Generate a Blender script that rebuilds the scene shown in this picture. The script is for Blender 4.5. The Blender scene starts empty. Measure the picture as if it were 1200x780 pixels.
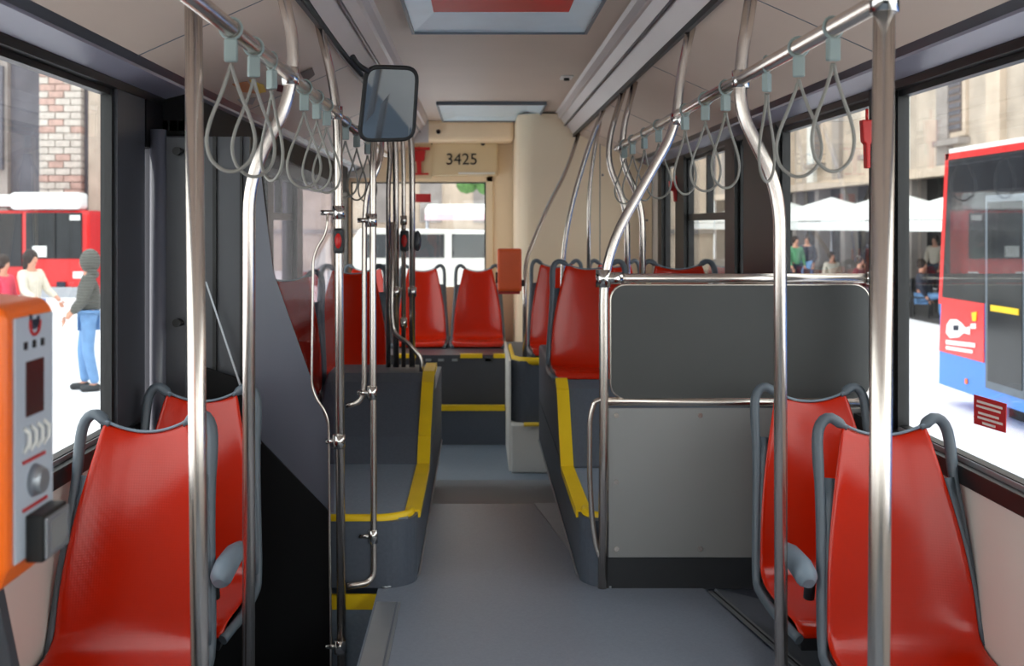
import bpy, math, random
from mathutils import Vector, Matrix
random.seed(7)
C = bpy.context.scene.collection
GZ = -.75
def gp(px,py):
    D=(CZ-GZ)*F/(py-VY); return Vector((CX+(px-VX)/F*D,D,GZ))
SC = bpy.context.scene
# ------------------------------------------------------------------ camera, world, exposure
F = 1200.0; VX, VY = 560.0, 265.0
CX, CZ = -0.093, 1.235
cd = bpy.data.cameras.new('camera'); cam = bpy.data.objects.new('camera', cd); C.objects.link(cam)
cam.location = (CX, 0, CZ); cam.rotation_euler = (math.pi/2, 0, 0)
cd.sensor_fit = 'HORIZONTAL'; cd.sensor_width = 36; cd.lens = 36.0
cd.shift_x = (600-VX)/1200; cd.shift_y = -(390-VY)/1200
cd.clip_start = 0.05; cd.clip_end = 400
cd.dof.use_dof = True; cd.dof.focus_distance = 3.0; cd.dof.aperture_fstop = 4.5
SC.camera = cam
w = bpy.data.worlds.new('overcast_sky'); SC.world = w; w.use_nodes = True
wn = w.node_tree; bg = wn.nodes['Background']
wtc = wn.nodes.new('ShaderNodeTexCoord'); wsp = wn.nodes.new('ShaderNodeSeparateXYZ'); wr = wn.nodes.new('ShaderNodeValToRGB')
wn.links.new(wtc.outputs['Generated'], wsp.inputs[0]); wn.links.new(wsp.outputs['Z'], wr.inputs[0]); wn.links.new(wr.outputs[0], bg.inputs[0])
wr.color_ramp.elements[0].color = (.92, .90, .87, 1); wr.color_ramp.elements[1].color = (.96, .97, .98, 1)
bg.inputs[1].default_value = 2.0
SC.view_settings.view_transform = 'Standard'; SC.view_settings.look = 'None'
SC.view_settings.exposure = 0.74; SC.view_settings.gamma = 1; SC.view_settings.use_curve_mapping = False

# ------------------------------------------------------------------ helpers
def lin(c):
    return tuple(((v/255)/12.92 if v/255 <= .04045 else ((v/255+.055)/1.055)**2.4) for v in c)
def Wp(px, py, d):
    return Vector((CX+(px-VX)/F*d, d, CZ-(py-VY)/F*d))
MATS = {}
def mat(name, rgb, rough=.5, metal=0, var=.06, nscale=8, bump=0, bscale=60, spec=.5, coat=0, emit=0, kind=None):
    if name in MATS: return MATS[name]
    m = bpy.data.materials.new(name); m.use_nodes = True; nt = m.node_tree; p = nt.nodes['Principled BSDF']
    c = lin(rgb); L = nt.links
    tc = nt.nodes.new('ShaderNodeTexCoord')
    nz = nt.nodes.new('ShaderNodeTexNoise'); nz.inputs['Scale'].default_value = nscale; nz.inputs['Detail'].default_value = 4
    L.new(tc.outputs['Object'], nz.inputs['Vector'])
    r = nt.nodes.new('ShaderNodeValToRGB'); L.new(nz.outputs[0], r.inputs[0])
    r.color_ramp.elements[0].position = .3; r.color_ramp.elements[1].position = .7
    r.color_ramp.elements[0].color = tuple(v*(1-var) for v in c)+(1,); r.color_ramp.elements[1].color = tuple(min(1, v*(1+var)) for v in c)+(1,)
    L.new(r.outputs[0], p.inputs['Base Color'])
    p.inputs['Roughness'].default_value = rough; p.inputs['Metallic'].default_value = metal
    p.inputs['Specular IOR Level'].default_value = spec
    if coat: p.inputs['Coat Weight'].default_value = coat; p.inputs['Coat Roughness'].default_value = .12
    if emit: p.inputs['Emission Color'].default_value = c+(1,); p.inputs['Emission Strength'].default_value = emit
    if bump:
        b = nt.nodes.new('ShaderNodeBump'); b.inputs['Strength'].default_value = bump; b.inputs['Distance'].default_value = .002
        if kind == 'grid':
            v = nt.nodes.new('ShaderNodeTexVoronoi'); v.inputs['Scale'].default_value = bscale; v.inputs['Randomness'].default_value = 0
            L.new(tc.outputs['Object'], v.inputs['Vector']); L.new(v.outputs['Distance'], b.inputs['Height'])
        elif kind == 'rings':
            v = nt.nodes.new('ShaderNodeTexWave'); v.bands_direction = 'Z'; v.inputs['Scale'].default_value = bscale
            b.inputs['Distance'].default_value = .03
            L.new(tc.outputs['Object'], v.inputs['Vector']); L.new(v.outputs[0], b.inputs['Height'])
        else:
            n2 = nt.nodes.new('ShaderNodeTexNoise'); n2.inputs['Scale'].default_value = bscale
            L.new(tc.outputs['Object'], n2.inputs['Vector']); L.new(n2.outputs[0], b.inputs['Height'])
        L.new(b.outputs[0], p.inputs['Normal'])
    MATS[name] = m; return m
def glass(name, tint, refl=1.0, rough=.0, ior=1.45):
    if name in MATS: return MATS[name]
    m = bpy.data.materials.new(name); m.use_nodes = True; nt = m.node_tree; nt.nodes.clear()
    o = nt.nodes.new('ShaderNodeOutputMaterial'); t = nt.nodes.new('ShaderNodeBsdfTransparent'); g = nt.nodes.new('ShaderNodeBsdfGlossy')
    lw = nt.nodes.new('ShaderNodeLayerWeight'); lw.inputs[0].default_value = .5
    pw = nt.nodes.new('ShaderNodeMath'); pw.operation = 'POWER'; pw.inputs[1].default_value = 5; nt.links.new(lw.outputs['Facing'], pw.inputs[0])
    f = nt.nodes.new('ShaderNodeMath'); f.operation = 'MULTIPLY_ADD'; f.inputs[1].default_value = .92; f.inputs[2].default_value = ((ior-1)/(ior+1))**2
    nt.links.new(pw.outputs[0], f.inputs[0]); x = nt.nodes.new('ShaderNodeMixShader')
    t.inputs[0].default_value = lin(tint)+(1,); g.inputs['Roughness'].default_value = rough; g.inputs[0].default_value = (refl, refl, refl, 1)
    nt.links.new(f.outputs[0], x.inputs[0]); nt.links.new(t.outputs[0], x.inputs[1]); nt.links.new(g.outputs[0], x.inputs[2]); nt.links.new(x.outputs[0], o.inputs[0])
    MATS[name] = m; return m
M = dict(
 steel=mat('brushed_steel', (216,206,198), .27, 1, .02, 6),
 chrome=mat('polished_clamp', (215,212,208), .12, 1, .02),
 red=mat('red_seat_plastic', (192,34,6), .2, 0, .04, 5, spec=.4, bump=.12, bscale=150, kind='grid', coat=.12),
 sgrey=mat('blue_grey_plastic', (92,102,112), .42, 0, .05),
 sdark=mat('dark_plastic', (38,40,44), .5, 0, .08),
 pad=mat('armrest_grey', (120,134,148), .5),
 floor=mat('grey_vinyl', (122,129,142), .36, 0, .07, 120, bump=.1, bscale=400),
 ramp=mat('ramp_vinyl', (124,126,132), .4, 0, .07, 120),
 podium=mat('podium_vinyl', (80,87,99), .5, 0, .08, 90),
 tread=mat('tread_vinyl', (124,137,152), .5, 0, .08, 90),
 yellow=mat('yellow_nosing', (240,200,10), .45, 0, .05),
 alu=mat('aluminium_strip', (168,172,178), .38, .7, .04),
 ceil=mat('ceiling_laminate', (204,186,172), .5, 0, .02, 3),
 duct=mat('duct_aluminium', (206,198,198), .4, .1, .03, 3),
 cream=mat('cream_laminate', (252,230,198), .5, 0, .03, 2),
 cream2=mat('cream_panel', (226,206,168), .5, 0, .03, 2),
 header=mat('header_slate', (140,139,154), .36, .2, .04, 3),
 wall=mat('wall_laminate', (214,206,199), .5, 0, .03, 3),
 black=mat('black_gasket', (16,16,18), .45, 0, .1),
 dark=mat('dark_panel', (66,68,75), .35, 0, .06, 4),
 darkblue=mat('slate_panel', (92,94,106), .25, 0, .05, 3),
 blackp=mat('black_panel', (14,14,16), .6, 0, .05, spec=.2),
 pgrey=mat('partition_grey', (146,146,146), .45, .25, .04, 3),
 pdark=mat('partition_charcoal', (68,69,69), .55, 0, .05, 4),
 white=mat('white_paint', (235,233,228), .4, 0, .02),
 orange=mat('orange_plastic', (255,110,5), .32, 0, .03, coat=.2),
 redp=mat('red_paint', (190,22,20), .35, 0, .05),
 vred=mat('display_maroon', (70,24,24), .2, 0, .05),
 lgrey=mat('validator_grey', (186,194,206), .4, 0, .03),
 strap=mat('strap_grey', (134,132,126), .5, 0, .06),
 clip=mat('strap_clip', (138,152,150), .45, 0, .05),
 hatch=mat('hatch_skylit_blue', (214,236,250), .35, 0, .03),  # lightened to stand for sky light through the translucent hatch
 hred=mat('hatch_red', (200,26,22), .45, 0, .05),
 ochre=mat('brown_print', (196,120,60), .5),
 pave=mat('pale_paving', (238,236,240), .8, 0, .05, .8),
 stone=mat('pale_stone', (186,172,158), .85, 0, .16, 1.2, bump=.3, bscale=9),
 stone2=mat('grey_stone', (150,142,138), .85, 0, .2, 1.1, bump=.3, bscale=9),
 stone3=mat('beige_stone', (204,186,168), .85, 0, .12, 1.4),
 slate=mat('slate_wall', (96,95,103), .8, 0, .18, 1.5),
 brick=mat('red_brick', (186,156,146), .85, 0, .2, 6),
 brick2=mat('pale_brick', (196,188,180), .85, 0, .15, 6),
 shut=mat('brown_shutter', (112,98,92), .7, 0, .15, 5),
 canvas=mat('pale_canvas', (226,228,226), .8, 0, .04),
 bred=mat('bus_red', (226,28,30), .3, 0, .04, coat=.3),
 bblue=mat('bus_blue', (52,130,226), .35, 0, .04, coat=.2),
 bglass=mat('bus_dark_glass', (36,39,43), .12, 0, .4, 1.6, spec=.35),
 bwhite=mat('bus_white', (240,240,240), .4),
 rubber=mat('tyre_rubber', (25,25,26), .8),
 skin=mat('skin', (205,150,125), .6), hair=mat('dark_hair', (45,32,28), .7),
 puffer=mat('grey_puffer', (112,112,106), .7, 0, .1, 20, bump=1, bscale=9, kind='rings'),
 denim=mat('blue_denim', (110,150,196), .8, 0, .12, 12), cardi=mat('cream_knit', (214,206,190), .9, 0, .1, 20),
 pink=mat('pink_cotton', (226,70,96), .8), green=mat('green_cotton', (90,150,110), .8), maroon=mat('maroon_cotton', (110,40,46), .8),
 navy=mat('navy_cotton', (40,44,60), .8), leaf=mat('leaf_green', (90,130,70), .8, 0, .3, 8),
 mirror=mat('mirror_silver', (190,200,210), .03, 1, .0), sticker=mat('sticker_red', (190,36,40), .5),
 winglass=glass('window_glass', (246,250,250)), tint=glass('tinted_glass', (196,192,200), 1, .02),
 dtint=glass('door_glass', (92,96,102), .8, .02), screen=glass('screen_glass', (240,234,238), .8, .0, 1.4),
)
# fine speckle for the floor, brushed streaks for steel handled by base noise above

class MB:
    def __init__(s): s.v = []; s.f = []; s.sm = []
    def add(s, vs, fs, smooth=False):
        n = len(s.v); s.v += [Vector(v) for v in vs]; s.f += [tuple(i+n for i in f) for f in fs]; s.sm += [smooth]*len(fs); return s
    def box(s, x0, x1, y0, y1, z0, z1):
        vs = [(x, y, z) for z in (z0, z1) for y in (y0, y1) for x in (x0, x1)]
        return s.add(vs, [(0,2,3,1),(4,5,7,6),(0,1,5,4),(2,6,7,3),(0,4,6,2),(1,3,7,5)])
    def hexa(s, b, t):   # bottom quad, top quad (ccw from above)
        return s.add(list(b)+list(t), [(3,2,1,0),(4,5,6,7),(0,1,5,4),(1,2,6,5),(2,3,7,6),(3,0,4,7)])
    def prism(s, pts, vec, smooth=False):     # planar polygon extruded along vec
        n = len(pts); v = Vector(vec); vs = [Vector(p) for p in pts]; vs = vs+[p+v for p in vs]
        s.add(vs, [tuple(range(n))[::-1], tuple(range(n, 2*n))])
        m = len(s.v)-2*n
        s.f += [(m+i, m+(i+1)%n, m+n+(i+1)%n, m+n+i) for i in range(n)]; s.sm += [smooth]*n
        return s
    def tube(s, path, r, seg=12, bend=None, closed=False, flat=1.0):
        P = rounded(path, bend) if bend else [Vector(p) for p in path]
        n = len(P); T = []
        for i in range(n):
            a = P[(i-1) % n] if (closed or i > 0) else P[i]; b = P[(i+1) % n] if (closed or i < n-1) else P[i]
            T.append((b-a).normalized())
        up = Vector((0, 1, 0)) if abs(T[0].y) < .9 else Vector((0, 0, 1))
        N = (up - T[0]*up.dot(T[0])).normalized(); vs = []
        for i in range(n):
            N = (N - T[i]*N.dot(T[i])).normalized(); B = T[i].cross(N)
            rr = r[i] if isinstance(r, (list, tuple)) else r
            for k in range(seg):
                a = 2*math.pi*k/seg; vs.append(P[i]+N*math.cos(a)*rr+B*math.sin(a)*rr*flat)
        m = n if closed else n-1
        fs = [(i*seg+k, i*seg+(k+1) % seg, ((i+1) % n)*seg+(k+1) % seg, ((i+1) % n)*seg+k) for i in range(m) for k in range(seg)]
        s.add(vs, fs, True)
        if not closed:
            q = len(s.v)-n*seg; s.f += [tuple(q+k for k in range(seg))[::-1], tuple(q+(n-1)*seg+k for k in range(seg))]; s.sm += [False]*2
        return s
    def ball(s, c, rx, ry, rz, nu=14, nv=9):
        vs = []; c = Vector(c)
        for j in range(nv+1):
            t = math.pi*j/nv
            for i in range(nu):
                a = 2*math.pi*i/nu; vs.append(c+Vector((rx*math.sin(t)*math.cos(a), ry*math.sin(t)*math.sin(a), rz*math.cos(t))))
        fs = [(j*nu+i, (j+1)*nu+i, (j+1)*nu+(i+1) % nu, j*nu+(i+1) % nu) for j in range(nv) for i in range(nu)]
        return s.add(vs, fs, True)
    def disc(s, c, axis, r, h, seg=16):
        a = Vector(axis).normalized(); return s.tube([Vector(c), Vector(c)+a*h], r, seg)
    def build(s, name, m, parent=None, bevel=0, world=True, seg=2):
        off = Vector((0, 0, 0))
        if parent is not None:
            p = parent
            while p is not None: off += p.location; p = p.parent
            if not world: off = Vector((0, 0, 0))
            o_loc = Vector((0, 0, 0))
        else:
            xs = [v.x for v in s.v]; ys = [v.y for v in s.v]; zs = [v.z for v in s.v]
            off = Vector(((min(xs)+max(xs))/2, (min(ys)+max(ys))/2, min(zs))); o_loc = off
        me = bpy.data.meshes.new(name); me.from_pydata([tuple(v-off) for v in s.v], [], s.f)
        me.polygons.foreach_set('use_smooth', s.sm); me.update()
        me.materials.append(M[m] if isinstance(m, str) else m)
        o = bpy.data.objects.new(name, me); C.objects.link(o); o.location = o_loc
        if parent is not None: o.parent = parent
        if bevel:
            b = o.modifiers.new('bevel', 'BEVEL'); b.width = bevel; b.segments = seg; b.limit_method = 'ANGLE'; b.angle_limit = .6
        return o
def rounded(path, r):
    P = [Vector(p) for p in path]; out = [P[0]]
    for i in range(1, len(P)-1):
        a, b, c = P[i-1], P[i], P[i+1]; rr = r[i] if isinstance(r, (list, tuple)) else r
        rr = min(rr, (a-b).length*.49, (c-b).length*.49)
        p, q = b+(a-b).normalized()*rr, b+(c-b).normalized()*rr
        for k in range(8):
            t = k/7; out.append(p*(1-t)**2+b*2*t*(1-t)+q*t*t)
    out.append(P[-1]); return out
def tag(o, label=None, cat=None, group=None, kind=None):
    if label: o['label'] = label
    if cat: o['category'] = cat
    if group: o['group'] = group
    if kind: o['kind'] = kind
    return o
def thing(name, loc, label, cat, group=None):
    o = bpy.data.objects.new(name, None); C.objects.link(o); o.location = loc; o.empty_display_size = .1
    return tag(o, label, cat, group)
def copy_tree(o, parent=None):
    c = o.copy(); C.objects.link(c)
    if parent is not None: c.parent = parent
    for ch in list(o.children): copy_tree(ch, c)
    return c
def struct(o): o['kind'] = 'structure'; return o
def text_part(name, txt, size, loc, rot, m, parent, depth=.0008, align='CENTER'):
    cu = bpy.data.curves.new(name, 'FONT'); cu.body = txt; cu.size = size; cu.extrude = depth; cu.align_x = align; cu.align_y = 'CENTER'
    t = bpy.data.objects.new(name, cu); C.objects.link(t); dg = bpy.context.evaluated_depsgraph_get(); dg.update()
    me = bpy.data.meshes.new_from_object(t.evaluated_get(dg)); bpy.data.objects.remove(t)
    me.materials.clear(); me.materials.append(M[m]); o = bpy.data.objects.new(name, me); C.objects.link(o)
    off = Vector((0, 0, 0)); p = parent
    while p is not None: off += p.location; p = p.parent
    o.parent = parent; o.location = Vector(loc)-off; o.rotation_euler = rot; return o

WX = 1.25; YB = -1.6; YR = 8.7; LOW = -.32; GZ = -.75
# ------------------------------------------------------------------ floor
m = MB()
m.box(-.43, .60, 2.75, 4.56, -.06, 0)
m.prism([(.60,2.75,0),(.8,2.75,0),(.655,3.62,0),(.60,3.62,0)][::-1], (0,0,-.06))
m.prism([(-.43,2.75,0),(-.43,1.2,LOW),(-.43,1.2,LOW-.06),(-.43,2.75,-.06)][::-1], (1.23,0,0))
fl = struct(m.build('floor', 'floor'))
low = MB().box(-WX, -.435, YB, 3.5, LOW-.06, LOW).box(.81, WX, YB, 3.5, LOW-.06, LOW).box(-.435, .81, YB, 1.2, LOW-.06, LOW).box(-WX, WX, 5.9, YR, LOW-.06, LOW).box(-WX,-.43,3.5,5.9,LOW-.06,LOW).box(.81,WX,3.5,5.9,LOW-.06,LOW)
low.build('low_floor', 'tread', fl)
MB().prism([(-.43,4.56,0),(-.43,6.28,LOW),(-.43,6.28,LOW-.06),(-.43,4.56,-.06)][::-1], (1.24,0,0)).build('ramp', 'ramp', fl)
MB().box(-.4335,-.43, 1.3,3.5,LOW,-.001).build('aisle_riser', 'tread', fl)
MB().box(-.425,-.362,1.9,3.36,0,.004).build('sill_strip', 'alu', fl)
MB().box(-.355,-.347,1.9,3.36,0,.004).build('sill_strip', 'alu', fl)
g0, g1 = Vector((.716,3.46,0)), Vector((.853,2.7,0))
V_=Vector
MB().prism([g0+V_((-.03,0,0)),g1+V_((-.03,0,0)),g1+V_((-.018,0,0)),g0+V_((-.018,0,0))],(0,0,.004)).build('aisle_trim','alu',fl)
MB().prism([g0+V_((-.018,0,0)),g1+V_((-.018,0,0)),g1+V_((-.008,0,0)),g0+V_((-.008,0,0))],(0,0,.002)).build('aisle_groove','black',fl)
MB().prism([g0+V_((-.008,0,0)),g1+V_((-.008,0,0)),g1,g0],(0,0,.004)).build('aisle_trim','alu',fl)
MB().hexa([g0+V_((0,.04,-.02)),g1+V_((0,0,-.02)),g1+V_((.10,0,-.06)),g0+V_((.24,.04,-.08))],[g0+V_((0,.04,0)),g1,g1+V_((.10,0,-.03)),g0+V_((.24,.04,-.06))]).build('side_ramp','floor',fl)
# ramp edge plates seen as paler wedges
MB().prism([(.158,4.56,.0),(.258,3.88,.0),(.258,4.56,.0)][::-1], (0,0,.004)).build('ramp_wedge', 'alu', fl)

# ------------------------------------------------------------------ ceiling
prof = [(.0,2.085),(.485,2.085),(.497,2.07),(.508,2.035),(.522,2.03),(.556,1.985),(.562,1.99),(.60,1.935),(.618,1.912)]
def strip(mb, pr, y0, y1, sgn=1, off=(0,0)):
    for a, b in zip(pr[:-1], pr[1:]):
        q = [(sgn*a[0],y0,a[1]),(sgn*b[0],y0,b[1]),(sgn*b[0],y1,b[1]),(sgn*a[0],y1,a[1])]
        q2 = [(p[0],p[1],p[2]+.015) for p in q]
        if sgn > 0: mb.hexa(q, q2)
        else: mb.hexa(q[::-1], q2[::-1])
m = MB()
m.box(-.485,.485,YB,3.43,2.085,2.11).box(-.485,.485,4.35,6.99,2.085,2.11).box(-.485,.485,8.1,YR,2.085,2.11)
for y0,y1 in ((3.43,4.35),(6.99,8.1)):
    m.box(-.485,-.36,y0,y1,2.085,2.11).box(.36,.485,y0,y1,2.085,2.11)
for sg in (1,-1): strip(m, [(.618,1.93),(1.10,1.715)], YB, YR, sg)
ce = struct(m.build('ceiling', 'ceil'))
for sg in (1,-1):
    m = MB(); strip(m, prof[1:], YB, 8.16, sg); m.box(min(sg*.485,sg*.63),max(sg*.485,sg*.63),8.14,8.16,1.90,2.10); m.build('air_duct', 'duct', ce)
    MB().box(min(sg*.612,sg*.628),max(sg*.612,sg*.628),YB,8.16,1.896,1.925).build('duct_slot', 'black', ce)
    MB().box(min(sg*.548,sg*.556),max(sg*.548,sg*.556),YB,8.16,1.978,1.99).build('duct_groove', 'dark', ce)
    for y in (1.55,2.95,4.35,5.75,7.15):
        a=(sg*.63,y,1.9235); b=(sg*1.10,y,1.7135)
        MB().hexa([a,b,(b[0],y+.006,b[2]),(a[0],y+.006,a[2])][::sg],[(a[0],y,a[2]+.004),(b[0],y,b[2]+.004),(b[0],y+.006,b[2]+.004),(a[0],y+.006,a[2]+.004)][::sg]).build('panel_seam','sgrey',ce)
MB().box(-1.25,1.25,YB,YR,2.16,2.20).build('roof', 'white', ce)
MB().box(-1.25,-1.20,YB,YR,1.72,2.2).build('roof_side', 'white', ce)
MB().box(1.20,1.25,YB,YR,1.72,2.2).build('roof_side', 'white', ce)
# roof hatches
for (y0,y1,lab) in ((3.43,4.40,'nearer roof hatch with pale blue frame and red cover, above the aisle'),(6.99,8.1,'farther small pale blue roof hatch near the number plate')):
    t = thing('roof_hatch', (0,(y0+y1)/2,2.085), lab, 'hatch')
    m = MB(); z0=2.062
    m.prism([(-.365,y0,z0),(.365,y0,z0),(.365,y1,z0),(-.365,y1,z0)],(0,0,.0))
    m = MB()
    o=[(-.365,y0),(.365,y0),(.365,y1),(-.365,y1)]; fo=.31 if y0<5 else .1; i_=[(-.27,y0+.12),(.27,y0+.12),(.27,y1-fo),(-.27,y1-fo)]
    for k in range(4):
        a,b=o[k],o[(k+1)%4]; c,d=i_[(k+1)%4],i_[k]
        m.hexa([(a[0],a[1],2.068),(d[0],d[1],2.088),(c[0],c[1],2.088),(b[0],b[1],2.068)][::-1],[(a[0],a[1],2.12),(d[0],d[1],2.12),(c[0],c[1],2.12),(b[0],b[1],2.12)][::-1])
    m.build('hatch_frame','hatch',t)
    m=MB(); 
    for a,b in ((y0-.012,y0),(y1,y1+.012)): m.box(-.377,.377,a,b,2.06,2.10)
    m.box(-.377,-.365,y0,y1,2.06,2.10).box(.365,.377,y0,y1,2.06,2.10); m.build('hatch_rim','sgrey',t)
    MB().box(-.27,.27,y0+.12,y1-fo,2.09,2.12).build('hatch_cover','hred' if y0<5 else 'hatch',t)
# small ceiling sensors
def sensor(px,py,lab,h=.85,s=1):
    d=h*F/(VY-py); p=Wp(px,py,d); t=thing('ceiling_sensor',p,lab,'sensor')
    MB().box(p.x-.035,p.x+.035,p.y-.07,p.y+.07,p.z-.008,p.z).build('housing','white',t,bevel=.004)
    MB().disc((p.x,p.y,p.z-.022),(0,0,1),.016,.016).build('lens','black',t)
sensor(664,90,'small square white sensor with black eye on the ceiling beside the right duct')

# ------------------------------------------------------------------ side walls
def wall(side, sg, wins, solid, door=None):
    X = lambda v: sg*v
    def bx(mb, a, b, y0, y1, z0, z1): mb.box(min(X(a),X(b)), max(X(a),X(b)), y0, y1, z0, z1)
    m = MB()
    lowspans = [(YB, 3.42),(5.4,YR)] if sg < 0 else [(YB,YR)]
    for y0, y1 in lowspans: bx(m, 1.205, 1.25, y0, y1, -.40, .55)
    wl = struct(m.build('wall_'+side, 'wall'))
    m = MB()
    for y0, y1 in lowspans: bx(m, 1.19, 1.252, y0, y1, .55, .598)
    m.build('sill_rail', 'black', wl)
    m = MB()
    for y0, y1 in lowspans: bx(m, 1.215, 1.25, y0, y1, .598, .612)
    m.build('sill_cap', 'alu', wl)
    m = MB(); strip(m, [(1.09,1.735),(1.10,1.705),(1.19,1.682)], YB, YR, sg); m.build('header_panel', 'header', wl)
    m = MB(); strip(m, [(1.19,1.678),(1.20,1.66),(1.235,1.655)], YB, YR, sg); bx(m,1.235,1.25,YB,YR,1.64,1.72); m.build('header_gasket','black',wl)
    m = MB(); strip(m, [(1.07,1.728),(1.095,1.712)], YB, YR, sg); m.build('header_trim','dark',wl)
    for y0, y1, mm in solid:
        m = MB(); bx(m, 1.205 if mm!='black' else 1.19, 1.25, y0, y1, .55 if mm!='wall' else .55, 1.68); m.build('pillar', mm, wl)
    for n, (y0, y1, split) in enumerate(wins):
        wd = bpy.data.objects.new('window_%d' % (n+1 if sg < 0 else n+11), None); C.objects.link(wd); wd.location = (X(1.24),(y0+y1)/2,.6); struct(wd); pm='winglass'
        m = MB(); bx(m, 1.236, 1.240, y0, y1, .60, 1.66); m.build('pane',pm,wd)
        m = MB(); t=.022
        bx(m,1.215,1.25,y0,y0+t,.6,1.66); bx(m,1.215,1.25,y1-t,y1,.6,1.66); bx(m,1.22,1.25,y0,y1,1.638,1.66); bx(m,1.22,1.25,y0,y1,.6,.615); m.build('window_frame','black',wd)
        if split:
            m = MB(); bx(m,1.215,1.25,y0,y1,1.27,1.31); m.build('cross_bar','black',wd)
            m = MB(); ym=(y0+y1)/2; bx(m,1.215,1.25,ym-.02,ym+.02,1.31,1.64); m.build('mullion','black',wd)
    return wl
wall('right', 1, [(YB,3.21,False),(3.36,4.42,False),(4.95,5.12,False),(5.32,6.38,True),(6.66,7.16,False)],
     [(3.21,3.36,'black'),(4.42,4.95,'black'),(5.12,5.32,'black'),(6.38,6.66,'black'),(7.16,7.3,'black'),(7.3,YR,'wall')])
wall('left', -1, [(YB,3.16,False),(5.5,6.22,True),(6.42,8.3,False)],
     [(3.16,3.42,'dark'),(5.35,5.5,'black'),(6.22,6.42,'black'),(8.3,YR,'black')])
MB().box(-1.248,-1.12,3.60,8.1,1.50,1.70).box(-1.248,-1.2,3.42,3.6,1.50,1.70).build('header_box','blackp',bpy.data.objects['wall_left'])
# unseen front end added behind the camera to cut frontal light: wall, dash, windscreen
fw=struct(MB().box(-1.25,1.25,YB-.05,YB,LOW-.4,.62).box(-1.25,1.25,YB-.05,YB,1.72,2.2).box(-1.25,-1.17,YB-.05,YB,.62,1.72).box(1.17,1.25,YB-.05,YB,.62,1.72).build('wall_front_unseen','dark'))
MB().box(-.9,.9,YB,YB+.4,LOW,.50).build('dashboard_unseen','sdark',fw)
wd=bpy.data.objects.new('window_30',None); C.objects.link(wd); wd.location=(0,YB,.62); struct(wd)
MB().box(-1.17,1.17,YB-.03,YB-.025,.62,1.72).build('pane','winglass',wd)
# rear wall
m=MB(); wz0,wz1=.72,1.61; wx0,wx1=-1.17,-.025
m.box(-1.25,1.25,YR,YR+.06,LOW-.05,wz0).box(-1.25,1.25,YR,YR+.06,wz1,2.2).box(wx1,1.25,YR,YR+.06,wz0,wz1).box(-1.25,wx0,YR,YR+.06,wz0,wz1)
wr_=struct(m.build('wall_rear','cream'))
wd=bpy.data.objects.new('window_20',None); C.objects.link(wd); wd.location=((wx0+wx1)/2,YR,wz0); struct(wd)
MB().box(wx0,wx1,YR+.02,YR+.025,wz0,wz1).build('pane','winglass',wd)
t_=.012; MB().box(wx0,wx0+t_,YR-.008,YR+.02,wz0,wz1).box(wx1-t_,wx1,YR-.008,YR+.02,wz0,wz1).box(wx0,wx1,YR-.008,YR+.02,wz1-t_,wz1).build('window_gasket','black',wd)
MB().box(wx0-.05,wx0,YR-.02,YR,wz0,wz1+.05).box(wx1,wx1+.06,YR-.02,YR,wz0,wz1+.05).box(wx0-.05,wx1+.06,YR-.02,YR,wz1,wz1+.05).build('window_surround','cream',wd,bevel=.006)
# sloping cream cove over the rear wall
MB().hexa([(-1.2,8.3,1.93),(.2,8.3,1.93),(.2,8.7,1.93),(-1.2,8.7,1.93)],[(-1.2,8.25,2.09),(.2,8.25,2.09),(.2,8.7,2.09),(-1.2,8.7,2.09)]).build('rear_cove','cream',wr_,bevel=.03)
# engine tower on the right with rounded aisle corner
m=MB(); tx=.205; ty=7.6; pts=[(1.2,ty),(1.2,YR-.01),(tx,YR-.01),(tx,ty+.12)]
for k in range(1,8):
    a=math.pi+ (math.pi/2)*k/8; pts.append((tx+.12+.12*math.cos(a), ty+.12+.12*math.sin(a)))
pts.append((tx+.12,ty))
m.prism([(a,b,LOW) for a,b in pts],(0,0,2.39)); 
et=tag(m.build('engine_tower','cream'),'tall cream engine cabinet with rounded corner in the right rear','cabinet')
MB().box(.81,.815,ty-.003,ty,.4,1.85).build('panel_seam','sgrey',et)
for px,py in ((758,258),(706,205)): 
    p=Wp(px,py,ty-.003); MB().disc((p.x,ty-.006,p.z),(0,1,0),.008,.006).build('screw','sgrey',et)
p=Wp(585,290,8.6)
# number plate cabinet
t=thing('number_panel',Wp(535,205,8.6),'cream cabinet panel marked 3425 above the rear window','panel')
a=Wp(487,161,8.62); b=Wp(583,206,8.62)
MB().box(a.x,b.x,8.6,8.695,b.z,a.z).build('panel_body','cream2',t,bevel=.012)
MB().box(b.x-.33,b.x-.02,8.585,8.6,b.z+.012,b.z+.03).build('bottom_lip','white',t,bevel=.004)
p=Wp(541,187,8.59); text_part('number','3425',.135,(p.x,8.594,p.z),(math.pi/2,0,0),'black',t,.002)
for px,py in ((504,168),(566,168)):
    q=Wp(px,py,8.59); MB().disc((q.x,8.59,q.z),(0,1,0),.018,.012).build('latch','black',t)
q=Wp(514,155,8.3); t=thing('round_stud',(q.x,8.24,q.z),'small black round stud on the cream cove above the number panel','stud'); MB().disc((q.x,8.225,q.z),(0,1,0),.018,.03).build('stud','black',t)
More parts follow.
